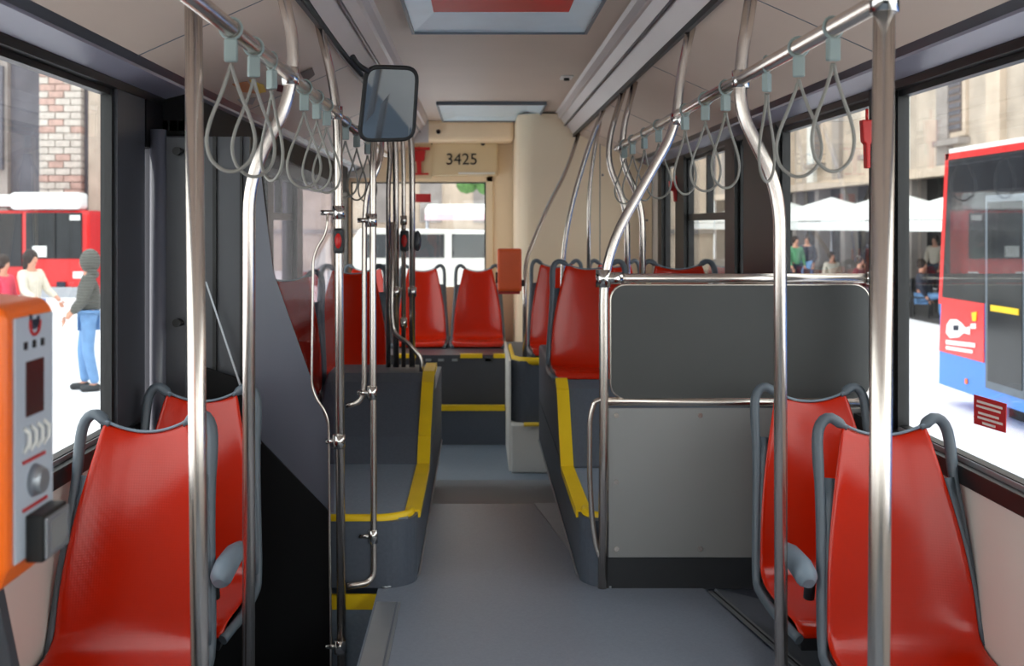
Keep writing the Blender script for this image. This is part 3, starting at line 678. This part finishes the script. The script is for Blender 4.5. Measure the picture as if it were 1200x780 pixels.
MB().tube([Wp(413,66,3.14),Wp(419,76,3.17),Wp(432,84,3.2)],.009,10,bend=.02).build('joint','black',t)

# ------------------------------------------------------------------ glass screen, door area on the left
d=3.47
t=thing('screen',(-.85,d,LOW),'dark screen with slanted glass edge behind the left seats','screen')
def sheet(pts,dd,th,name,m_,bv=0): 
    return MB().prism([Wp(x,y,dd) for x,y in pts][::-1],(0,th,0)).build(name,m_,t,bevel=bv)
sheet([(304,515),(386,600),(386,795),(240,795),(240,430),(285,445)],3.462,.008,'lower_panel','blackp')
sheet([(285,445),(304,515),(386,600),(386,505),(371,462),(320,318),(303,180),(293,180)],3.474,.006,'slanted_panel','darkblue')
sheet([(304,172),(391,214),(391,600),(386,600),(304,515)],3.484,.005,'pane','screen')
sheet([(240,330),(242,330),(306,520),(303,520)],3.455,.005,'reflection_line','alu')  # pale diagonal strip painted in for a line reflected in the screen
t=thing('folded_door_leaf',(-1.15,3.5,LOW),'grey folded door leaf standing behind the left pillar','door')
a=Wp(155,158,3.44); b=Wp(182,158,3.44); c=Wp(216,158,3.44); e=Wp(246,158,3.44); e2=Wp(292,158,3.5)
MB().box(a.x,b.x,3.50,3.54,LOW,a.z).build('leaf','dark',t)
MB().box(b.x,c.x,3.47,3.53,LOW,a.z).build('leaf','dark',t,bevel=.006)
MB().tube([(b.x,3.47,LOW),(b.x,3.47,a.z+.02)],.028,14).build('hinge_post','darkblue',t)
MB().box(c.x,e.x,3.50,3.54,LOW,a.z).build('leaf','dark',t); MB().box(e.x+.004,e2.x,3.505,3.53,LOW,a.z).build('leaf','dark',t)
MB().box(e.x-.004,e.x+.008,3.49,3.545,LOW,a.z).box(e2.x-.03,e2.x-.022,3.49,3.505,LOW,a.z).build('leaf_seal','black',t)
for py in (177,378):
    q=Wp(209,py,3.45); MB().disc((q.x-.004,3.44,q.z),(0,1,0),.014,.03).build('knob','black',t); MB().ball((q.x+.012,3.45,q.z),.008,.012,.008).build('knob_tip','black',t)
q=Wp(162,152,3.48); MB().box(q.x-.022,q.x+.03,3.47,3.49,q.z-.004,q.z+.006).build('latch_bar','alu',t)
for px,wh in ((192,'beside the hinge post'),(203,'middle one'),(213,'nearest the steel pole')):
    q=Wp(px,148,3.6); 
    tag(MB().box(q.x-.012,q.x+.014,3.6,3.63,q.z-.015,q.z+.02).build('door_light','maroon'),'small red lamp above the folded door leaf, '+wh,'lamp','red lamps in the door header')
dr=struct(bpy.data.objects.new('door_1',None)); C.objects.link(dr); dr.location=(-1.22,4.6,LOW)
ys=[3.6,4.05,4.5,4.95,5.35]
for a_,b_ in zip(ys[:-1],ys[1:]):
    MB().box(-1.235,-1.23,a_+.03,b_-.03,LOW+.05,1.50).build('pane','dtint',dr)
    MB().box(-1.25,-1.20,a_,a_+.035,LOW,1.55).box(-1.25,-1.20,b_-.035,b_,LOW,1.55).box(-1.25,-1.2,a_,b_,1.5,1.56).box(-1.25,-1.2,a_,b_,LOW,LOW+.06).build('door_frame','blackp',dr)
# ceiling print on the left
t=thing('ceiling_notice',(-.8,3.2,1.82),'small orange and yellow print on the left sloping ceiling','notice')
def onceil(px,py):   # intersect pixel ray with left sloped ceiling plane
    dx=(px-VX)/F; dz=(VY-py)/F
    # plane z=1.93-(|x|-.618)*(.215/.482), x negative
    k=.215/.482
    D=(1.93-CZ-k*(-CX-.618))/(dz-k*dx)
    return Vector((CX+dx*D,D,CZ+dz*D-.004))
for pts,mm in ((((272,97),(290,94),(300,108),(284,106)),'ochre'),(((292,92),(309,98),(312,106),(303,108)),'yellow'),(((326,98),(334,99),(332,107),(324,105)),'maroon'),(((278,115),(300,113),(296,121),(283,120)),'pgrey'),(((352,84),(366,78),(369,86),(358,95)),'shut')):
    MB().prism([onceil(*p) for p in pts],(0,0,-.002)).build('print',mm,t)
# red sticker on right near window
xg=1.234
def onr(px,py):
    D=(xg-CX)*F/(px-VX); return Vector((xg,D,CZ-(py-VY)/F*D))
t=thing('window_sticker',onr(1160,500),'red printed notice stuck low on the near right window','sticker')
P=[onr(1142,462),onr(1180,473),onr(1179,507),onr(1142,496)]
MB().prism(P,(-.002,0,0)).build('sheet','sticker',t)
for k,(fa,fb) in enumerate(((.12,.9),(.1,.85),(.16,.8),(.14,.92),(.3,.7))):
    v=.15+k*.16+(.06 if k>1 else 0)
    L0=P[0].lerp(P[3],v); R0=P[1].lerp(P[2],v); a=L0.lerp(R0,fa); b=L0.lerp(R0,fb)
    MB().prism([a,b,b-Vector((0,0,.006)),a-Vector((0,0,.006))],(-.0035,0,0)).build('text_line','white',t)

# ------------------------------------------------------------------ outside
g=struct(MB().box(-60,60,-30,110,GZ-.1,GZ).build('ground','pave'))
MB().box(9.2,14.2,12,62,GZ,GZ+.015).build('dark_ground_sheet',mat('dark_sheet',(74,70,70),.8),g)  # dark sheet laid on the bright paving to darken the ground below the parasols
# right facade, x = 14
fr=thing('stone_building',(14.5,35,GZ),'long pale stone facade with shuttered windows across the street on the right','building')
X=14.0
MB().box(X,X+2,8,62,3.0,15).build('upper_wall','stone',fr)
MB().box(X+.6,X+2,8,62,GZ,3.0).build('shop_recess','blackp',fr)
MB().box(X-.25,X+.3,8,62,2.75,3.05).build('cornice','stone3',fr)
for k,y in enumerate([9+3.05*i for i in range(18)]):
    MB().box(X-.18,X,y,y+.75,3.05,14.5).build('pilaster',('stone3','stone2','canvas')[k%3],fr)
    MB().box(X+.1,X+.7,y+.1,y+.6,GZ,2.75).build('pier','stone2',fr)
    yw=y+1.15
    if k%2: continue
    yw=11.1+3.05*k
    w_=MB().box(X-.10,X+.05,yw,yw+1.5,3.85,5.75).build('window_surround','stone3',fr)
    MB().box(X-.12,X,yw+.2,yw+1.25,4.0,5.6).build('shutter','shut',w_)
    for q in range(7): MB().box(X-.145,X-.12,yw+.24,yw+1.21,4.08+q*.21,4.2+q*.21).build('slat','slate',w_)
    MB().box(X-.35,X,yw-.1,yw+1.6,3.62,3.80).build('window_ledge','stone2',fr)
# left facing facade
fl_=thing('slate_building',(-18,34.5,GZ),'grey stone building with striped column behind the red bus on the left','building')
Y=34.0
MB().box(-34,-5.3,Y,Y+1,GZ,14).build('wall','slate',fl_)
MB().box(-34,-15.6,Y-.25,Y,GZ,14).build('pale_bay','stone2',fl_)
MB().box(-17.8,-15.9,Y-.35,Y-.2,5.2,7.6).build('window_surround','stone3',fl_)
MB().box(-16.6,-15.7,Y-.4,Y-.2,3.1,6.5).build('shutter','slate',fl_)
MB().box(-12.95,-12.4,Y-.2,Y,GZ,14).build('pilaster','stone',fl_)
for k in range(52):
    z=GZ+k*.23; of=.22*(k%2); rb=random.Random(k)
    for xa,xb_ in ((-14.5,-14.0-of),(-13.97-of,-13.5-of),(-13.47-of,-13.15)):
        MB().box(xa,xb_,Y-.35-.02*rb.random(),Y,z,z+.205).build('brick','brick' if rb.random()<.33 else 'brick2',fl_)
# rear building
fb=thing('rear_building',(-2,46,GZ),'pale beige building seen through the rear window','building')
MB().box(-10,10.5,46,47,GZ,13).build('wall','stone3',fb)
for x in (-7,-4.6,-2.2,.2,2.6): MB().box(x-.5,x+.5,45.9,46,1.4,3.6).build('window_opening','stone2',fb)
MB().box(-10,10.5,45.8,46,.9,1.1).build('string_course','stone2',fb)
t=thing('street_awning',(-1.6,24,GZ),'white and pink awning seen through the rear window','awning')
a=Wp(500,238,24); b=Wp(566,252,24); MB().hexa([(a.x,23.2,b.z),(b.x+.6,23.2,b.z),(b.x+.6,25,a.z-.05),(a.x,25,a.z-.05)],[(a.x,23.2,b.z+.12),(b.x+.6,23.2,b.z+.12),(b.x+.6,25,a.z),(a.x,25,a.z)]).build('canopy','canvas',t)
MB().box(a.x,b.x+.6,23.15,23.2,b.z-.12,b.z+.02).build('valance',mat('pale_pink',(226,190,200),.8),t)
for x in (a.x+.05,b.x+.5): MB().tube([(x,23.3,GZ),(x,23.3,b.z)],.04,8).build('post','alu',t)
t=thing('parked_van',(-.8,20,GZ),'grey and white van seen through the rear window','van')
MB().prism([(-2.6,20,-.5),(.9,20,-.5),(.9,20,.5),(.75,20,.62),(.45,20,1.15),(-2.4,20,1.2),(-2.6,20,.9)][::-1],(0,1.8,0)).build('body',mat('van_silver',(196,194,188),.4),t,bevel=.05)
MB().box(-.6,.5,19.985,20,.62,1.08).build('side_window','bglass',t)
MB().box(-2.3,-.75,19.985,20,.62,1.08).build('side_window','bglass',t)
for x in (-2.0,.3): MB().disc((x,19.95,-.45),(0,1,0),.3,.25,20).build('wheel','rubber',t)
t=thing('street_tree',(1.2,38,GZ),'green tree seen through the rear window','tree')
MB().tube([(1.0,38,GZ),(1.0,38,2.2)],.18,10).build('trunk','shut',t)
m=MB()
for k in range(26):
    a=random.random()*6.28; r=random.random()*1.1; m.ball((1.0+r*math.cos(a)-.7,38+r*math.sin(a)*.6,3.2+random.random()*1.8-.6),.45,.45,.38,7,5)
m.build('crown','leaf',t)

# red bus far left, front three-quarter
t=thing('city_bus',(-12,29.5,GZ),'red and white city bus parked across the square on the left','bus')
d=28.6; B=lambda px,py,dd=28.6: Wp(px,py,dd)
a=B(22,245); b=B(106,352)
def q4(x0,x1,y0,y1,dd,th,name,m_,bv=.0,par=None):
    a=Wp(x0,y0,dd); b=Wp(x1,y1,dd); return MB().box(a.x,b.x,dd-th,dd,b.z,a.z).build(name,m_,par or t,bevel=bv)
fa=Wp(24,246,28.6); fb_=Wp(103,348,28.6)
MB().box(fa.x,fb_.x,28.6,33.3,fb_.z,fa.z).build('body','bred',t,bevel=.15)
sa=Wp(-60,246,29.4); MB().box(sa.x,fa.x,29.4,31.9,fb_.z,fa.z).build('side_body','bred',t,bevel=.05)
MB().box(sa.x+.1,fa.x-.3,29.33,29.4,Wp(0,312,29.4).z,Wp(0,250,29.4).z).build('side_window','bglass',t)
q4(31,97,249,303,28.6,.08,'windscreen','bglass',.03)
q4(24,104,226,246,29.2,.7,'roof','bwhite',.1)
MB().box(sa.x,Wp(30,246,29.2).x,29.2,32,Wp(0,242,29.4).z,Wp(0,228,29.4).z).build('roof_cover','bwhite',t,bevel=.06)
q4(63,65,249,303,28.5,.03,'wiper','black')
q4(38,55,288,301,28.5,.02,'destination_card','canvas',.01)
q4(82,94,252,258,28.5,.02,'route_number','canvas')
q4(28,100,336,352,28.55,.08,'bumper','alu',.03)
q4(30,42,318,326,28.55,.06,'headlamp','bwhite',.02); q4(86,98,318,326,28.55,.06,'headlamp','bwhite',.02)
q4(67,77,330,336,28.55,.05,'licence_plate','navy')
for px in (34,94): 
    p=Wp(px,347,28.7); MB().box(p.x-.14,p.x+.14,28.8,29.6,GZ,p.z+.2).build('wheel','rubber',t,bevel=.08)
t=thing('city_bus',(-12,36,GZ),'second red bus partly hidden behind the first on the left','bus')
q4(100,135,247,345,42,.3,'body','bred',.1); a=Wp(100,0,42)
MB().box(Wp(100,0,42).x,Wp(135,0,42).x,42,45,Wp(0,345,42).z,Wp(0,247,42).z).build('side_body','bred',t)
q4(103,132,262,308,41.7,.05,'windscreen','bglass',.03); q4(102,132,237,247,42,.3,'roof','bwhite',.1)
for px in (104,128):
    p=Wp(px,340,42); MB().box(p.x-.15,p.x+.15,42,42.8,GZ,p.z+.3).build('wheel','rubber',t,bevel=.08)

# blue and red bus on the right
xb=5.13; t=thing('city_bus',(xb+1.2,7.5,GZ),'red and blue city bus standing close by on the right','bus')
yf=11.6; zb=-.545; zt=2.04
def side(y0_,y1_,z0_,z1_,n,m_,th=.0,bv=0): return MB().box(xb-th,xb,y0_,y1_,z0_,z1_).build(n,m_,t,bevel=bv)
def yy(px): return (xb-CX)*F/(px-VX)
MB().prism([(xb,2,zb),(xb,yf,zb),(xb,yf-.03,.3),(xb,yf-.20,zt),(xb,2,zt)],(2.5,0,0)).build('body','bblue',t)
MB().prism([(xb-.006,yf-.0,.36),(xb-.006,yf-.17,zt),(xb-.006,yf-.25,zt),(xb-.006,yf-.08,.36)],(.02,0,0)).build('front_pillar','bred',t)
MB().prism([(xb-.006,2,zt-.07),(xb-.006,yf-.17,zt-.07),(xb-.006,yf-.18,zt),(xb-.006,2,zt)],(2.51,0,0)).build('roof_stripe','bred',t)
MB().box(xb+.0,xb+2.5,2,yf-.25,zt,zt+.05).build('roof','bwhite',t)
MB().prism([(xb-.004,yf-.09,.44),(xb-.004,yf-.25,zt-.07),(xb-.004,2,zt-.07),(xb-.004,2,.44)],(.02,0,0)).build('window_band','bglass',t)
MB().prism([(xb-.010,yf-.02,-.17),(xb-.010,yf-.09,.44),(xb-.010,yy(1154),.44),(xb-.010,yy(1154),-.17)],(.02,0,0)).build('logo_panel','bred',t)
# logo
def lp(px,py,x=xb-.013): D=(x-CX)*F/(px-VX); return Vector((x,D,CZ-(py-VY)/F*D))
MB().prism([lp(*p) for p in ((1110,380),(1114,374),(1121,374),(1127,378),(1132,384),(1137,382),(1137,392),(1130,390),(1124,395),(1114,396),(1109,390))],(-.006,0,0)).build('logo_shape','bwhite',t)
MB().prism([lp(*p) for p in ((1118,381),(1124,381),(1124,387),(1118,387))],(-.009,0,0)).build('logo_mark','navy',t)
MB().prism([lp(*p) for p in ((1139,366),(1145,365),(1144,376),(1140,376))],(-.006,0,0)).build('logo_mark','yellow',t)
MB().prism([lp(*p) for p in ((1138,379),(1144,379),(1144,385),(1138,385))],(-.006,0,0)).build('logo_mark','bwhite',t)
MB().prism([lp(*p) for p in ((1109,398),(1143,402),(1143,407),(1109,403))],(-.006,0,0)).build('logo_lettering','bwhite',t)
MB().prism([lp(*p) for p in ((1109,405),(1140,410),(1140,414),(1109,409))],(-.006,0,0)).build('logo_lettering','bwhite',t)
yd=yy(1156); dr2=MB().box(xb-.012,xb,yd-1.5,yd,-.42,1.55).build('door','sgrey',t)
for a_,b_ in ((yd-.72,yd-.06),(yd-1.44,yd-.78)):
    MB().box(xb-.02,xb-.012,a_,b_,-.34,1.48).build('door_pane','bglass',dr2)
    MB().box(xb-.03,xb-.02,a_+.05,b_-.08,.38,.44).build('yellow_bar','yellow',dr2)
MB().disc((xb-.012,yy(1133),-.42),(1,0,0),.03,.01).build('side_marker','orange',t)
for y in (6.2,2.9): MB().disc((xb-.02,y,-.28),(1,0,0),.46,.3,28).build('wheel','rubber',t)
for y in (yf-1.2,4.2): MB().box(xb+.3,xb+2.2,y-.25,y+.25,GZ,zb+.1).build('axle','rubber',t)

# parasols and cafe
def parasol(x,y,label,hw=2.3,z0=1.38,z1=2.15,tilt=0):
    t=thing('parasol',(x,y,GZ),label,'parasol')
    n=8; ap=Vector((x,y,z1)); rim=[Vector((x+hw*1.0*math.cos(math.pi/8+k*math.pi/4)*1.08,y+hw*math.sin(math.pi/8+k*math.pi/4)*1.08,z0)) for k in range(n)]
    for k in range(n):
        a,b=rim[k],rim[(k+1)%n]
        MB().add([ap,a,b,ap-Vector((0,0,.03)),a-Vector((0,0,.03)),b-Vector((0,0,.03))],[(0,1,2),(5,4,3),(1,4,5,2),(0,3,4,1),(2,5,3,0)]).build('canopy_panel','canvas',t)
        MB().prism([a,b,b-Vector((0,0,.25)),a-Vector((0,0,.25))],((ap-a).x*.005,(ap-a).y*.005,0)).build('valance','canvas',t)
    MB().tube([(x,y,GZ),(x,y,z1)],.045,10).build('pole','alu',t)
    MB().box(x-.4,x+.4,y-.4,y+.4,GZ,GZ+.12).build('base','slate',t)
for i,(x,y,lab) in enumerate(((10.9,17.4,'pale cafe parasol just beyond the blue and red bus'),(11.0,22.3,'pale cafe parasol seen left of the near right pole'),(11.0,27.2,'pale cafe parasol seen through the second right window'),(11.0,32.1,'pale cafe parasol fourth along the street'),(11.0,37.0,'distant pale cafe parasol beside the bent pole'),(11.0,42.0,'farthest pale cafe parasol down the street'))):
    parasol(x,y,lab)
def table(x,y,lab):
    t=thing('cafe_table',(x,y,GZ),lab,'table'); MB().disc((x,y,GZ+.70),(0,0,1),.4,.03,20).build('table_top','sdark',t); MB().tube([(x,y,GZ),(x,y,GZ+.7)],.03,8).build('leg','alu',t); MB().disc((x,y,GZ),(0,0,1),.22,.03,16).build('foot','sdark',t)
def chair(x,y,rz,lab,grp):
    t=bpy.data.objects.new('cafe_chair',None); C.objects.link(t)
    MB().box(-.2,.2,-.2,.2,.43,.46).build('seat_pad','sdark',t,bevel=.01); MB().box(-.2,.2,.17,.2,.55,.85).build('backrest','sdark',t,bevel=.01)
    for a in (-.18,.18):
        MB().tube([(a,-.18,0),(a,-.18,.44)],.015,6).build('leg','sdark',t); MB().tube([(a,.18,0),(a,.19,.85)],.015,6).build('leg','sdark',t)
    t.location=(x,y,GZ); t.rotation_euler=(0,0,rz); tag(t,lab,'chair',grp); return t
CAFE=[]
def cafe(px,py,rz,nm):
    p=gp(px,py); fx_,fy_=math.sin(rz),-math.cos(rz); tx_,ty_=p.x+fx_*.95,p.y+fy_*.95
    table(tx_,ty_,'small dark cafe table '+nm)
    for k,(a,lab) in enumerate(((0,'dark cafe chair taken by a sitter '),(math.pi,'empty dark cafe chair facing the sitter '),(math.pi/2,'empty dark cafe chair beside the table '))):
        x=tx_-math.sin(rz+a)*.95; y=ty_+math.cos(rz+a)*.95
        if not CAFE: c=chair(x,y,rz+a,lab+nm,'cafe chairs'); CAFE.append(c)
        else:
            c=copy_tree(CAFE[0]); c.location=(x,y,GZ); c.rotation_euler=(0,0,rz+a); tag(c,lab+nm,'chair','cafe chairs')
# ------------------------------------------------------------------ people
def skin_mesh(name,V,E,Rr,m_,parent,root=0,sub=1):
    me=bpy.data.meshes.new(name); me.from_pydata([tuple(v) for v in V],E,[]); me.materials.append(M[m_])
    o=bpy.data.objects.new(name,me); C.objects.link(o); o.parent=parent
    md=o.modifiers.new('skin','SKIN'); md.use_smooth_shade=True
    for i,r in enumerate(Rr): me.skin_vertices[0].data[i].radius=(r,r) if not isinstance(r,tuple) else r
    for i in range(len(V)): me.skin_vertices[0].data[i].use_root=(i==root)
    sb=o.modifiers.new('sub','SUBSURF'); sb.levels=sub; sb.render_levels=sub
    return o
def person(loc,rz,h,label,top,trous,hood=False,sit=False,hair='hair',armf=.0):
    """faces -y locally"""
    t=thing('person',loc,label,'person')
    k=h/1.72; hip=.92; dz=0
    if sit: dz=-.46
    J=dict(pel=(0,0,.93+dz),sp=(0,.0,1.12+dz),ch=(0,-.01,1.32+dz),nk=(0,.0,1.46+dz),hb=(0,-.01,1.54+dz),hm=(0,-.02,1.62+dz),ht=(0,-.01,1.69+dz),ns=(0,-.115,1.60+dz))
    for s_,n in ((-1,'l'),(1,'r')):
        J['sh'+n]=(s_*.17,0,1.40+dz); J['el'+n]=(s_*.23,-.02-armf*.1,1.14+dz); J['wr'+n]=(s_*.20,-.13-armf*.22,.93+dz+armf*.14); J['hd'+n]=(s_*.19,-.17-armf*.26,.86+dz+armf*.16)
        J['hp'+n]=(s_*.09,0,.90+dz)
        if sit: J['kn'+n]=(s_*.12,-.42,.50); J['an'+n]=(s_*.12,-.42,.08)
        else: J['kn'+n]=(s_*.10,-.04+.03*s_,.50); J['an'+n]=(s_*.11,.02+.06*s_,.08)
        ay=J['an'+n][1]; J['to'+n]=(s_*.12,ay-.15,.035)
    ks=list(J); idx={a:i for i,a in enumerate(ks)}; V=[Vector(J[a])*k for a in ks]
    E=[('pel','sp'),('sp','ch'),('ch','nk'),('nk','hb'),('hb','hm'),('hm','ht'),('hm','ns')]
    for n in 'lr': E+=[('ch','sh'+n),('sh'+n,'el'+n),('el'+n,'wr'+n),('wr'+n,'hd'+n),('pel','hp'+n),('hp'+n,'kn'+n),('kn'+n,'an'+n),('an'+n,'to'+n)]
    R=dict(pel=.12,sp=.11,ch=.13,nk=.055,hb=.065,hm=.088,ht=.07,ns=.02)
    for n in 'lr': R.update({'sh'+n:.06,'el'+n:.042,'wr'+n:.03,'hd'+n:.035,'hp'+n:.085,'kn'+n:.058,'an'+n:.04,'to'+n:.03})
    skin_mesh('body',V,[(idx[a],idx[b]) for a,b in E],[R[a]*k for a in ks],'skin',t)
    def sub(name,keys,edges,rr,m_):
        ii={a:i for i,a in enumerate(keys)}; skin_mesh(name,[Vector(J[a])*k for a in keys],[(ii[a],ii[b]) for a,b in edges],[q*k for q in rr],m_,t)
    sub('jacket',['pel','sp','ch','shl','shr','ell','elr','wrl','wrr'],[('pel','sp'),('sp','ch'),('ch','shl'),('ch','shr'),('shl','ell'),('shr','elr'),('ell','wrl'),('elr','wrr')],[.175,.17,.18,.095,.095,.076,.076,.05,.05] if top=='puffer' else [.155,.15,.165,.085,.085,.066,.066,.045,.045],top)
    sub('trousers',['pel','hpl','hpr','knl','knr','anl','anr'],[('pel','hpl'),('pel','hpr'),('hpl','knl'),('hpr','knr'),('knl','anl'),('knr','anr')],[.135,.105,.105,.078,.078,.06,.06],trous)
    for n in 'lr':
        a,b=Vector(J['an'+n])*k,Vector(J['to'+n])*k; a.z=.045*k; b.z=.04*k
        sh_=MB().tube([a+Vector((0,.06,0)),a+Vector((0,.04,0)),a,b,b+Vector((0,-.03,-.005))],[.02,.045,.05,.042,.02],10).build('shoe','sdark',t,world=False)
        hd=Vector(J['hd'+n])*k; m=MB()
        for f in range(4): m.tube([hd+Vector(((f-1.5)*.018,-.01,-.02)),hd+Vector(((f-1.5)*.02,-.03,-.06)),hd+Vector(((f-1.5)*.02,-.045,-.085-.006*(f in(1,2)))) ],.009,6)
        m.tube([hd+Vector((.02,-.02,0)),hd+Vector((.035,-.05,-.03))],.01,6); m.build('fingers','skin',t,world=False)
    hc=Vector(J['hm'])*k
    m=MB()
    if hood:
        m.ball(hc+Vector((0,.035,.0)),.125,.125,.15); m.tube([hc+Vector((-.11,.05,-.14)),hc+Vector((0,.08,-.16)),hc+Vector((.11,.05,-.14))],.06,10); m.build('hood',top,t,world=False)
    else:
        m.ball(hc+Vector((0,.03,.025)),.102,.105,.115)
        if hair=='hair': m.ball(hc+Vector((0,.065,-.08)),.09,.06,.14)
        m.build('hair','hair',t,world=False)
    m=MB(); 
    for s_ in (-1,1): m.ball(hc+Vector((s_*.033,-.082,.0)),.009,.006,.006,8,5)
    m.build('eyes','sdark',t,world=False)
    MB().ball(hc+Vector((0,-.088,-.055)),.022,.006,.006,8,5).build('mouth','redp',t,world=False)
    t.rotation_euler=(0,0,rz); return t
def gp_(px,py_feet):   # ground point from pixel
    D=(CZ-GZ)*F/(py_feet-VY); return Vector((CX+(px-VX)/F*D,D,GZ))
man=person(gp(104,457),-1.2,1.66,'person in grey hooded puffer jacket and light blue jeans','puffer','denim',hood=True,armf=.35)
person(gp(36,430),1.2,1.62,'person with dark hair in a cream cardigan facing the hooded person','cardi','denim',armf=.8)
person(gp(3,432),1.4,1.55,'person in a pink top at the left edge behind the ticket machine','pink','navy')
cafe(1007,362,.8,'under the second parasol')
cafe(1080,372,1.0,'near the front of the red and blue bus')
cafe(975,350,.1,'under the pale parasol farther on')
for px,py,rz,hh,top,tr,sit,lab in ((1007,362,.8,1.7,'maroon','navy',True,'person in a maroon top sitting under the parasol'),(1024,350,-.7,1.75,'navy','navy',False,'person in dark clothes standing by the seated maroon top'),
    (932,352,.3,1.7,'green','navy',False,'person in green left of the second window'),(946,346,-.5,1.7,'navy','denim',False,'person in dark top beside the one in green'),
    (1080,372,1.0,1.7,'navy','denim',True,'person in navy sitting near the front of the red and blue bus'),(1096,352,-.9,1.72,'cardi','navy',False,'person in cream standing near the front of the red and blue bus'),
    (893,345,.2,1.7,'maroon','navy',False,'person in maroon seen beyond the bent right pole'),(975,350,.1,1.72,'cardi','navy',True,'person in cream sitting beneath the pale parasol')):
    person(gp(px,py),rz,hh,lab,top,tr,sit=sit,hair='short')
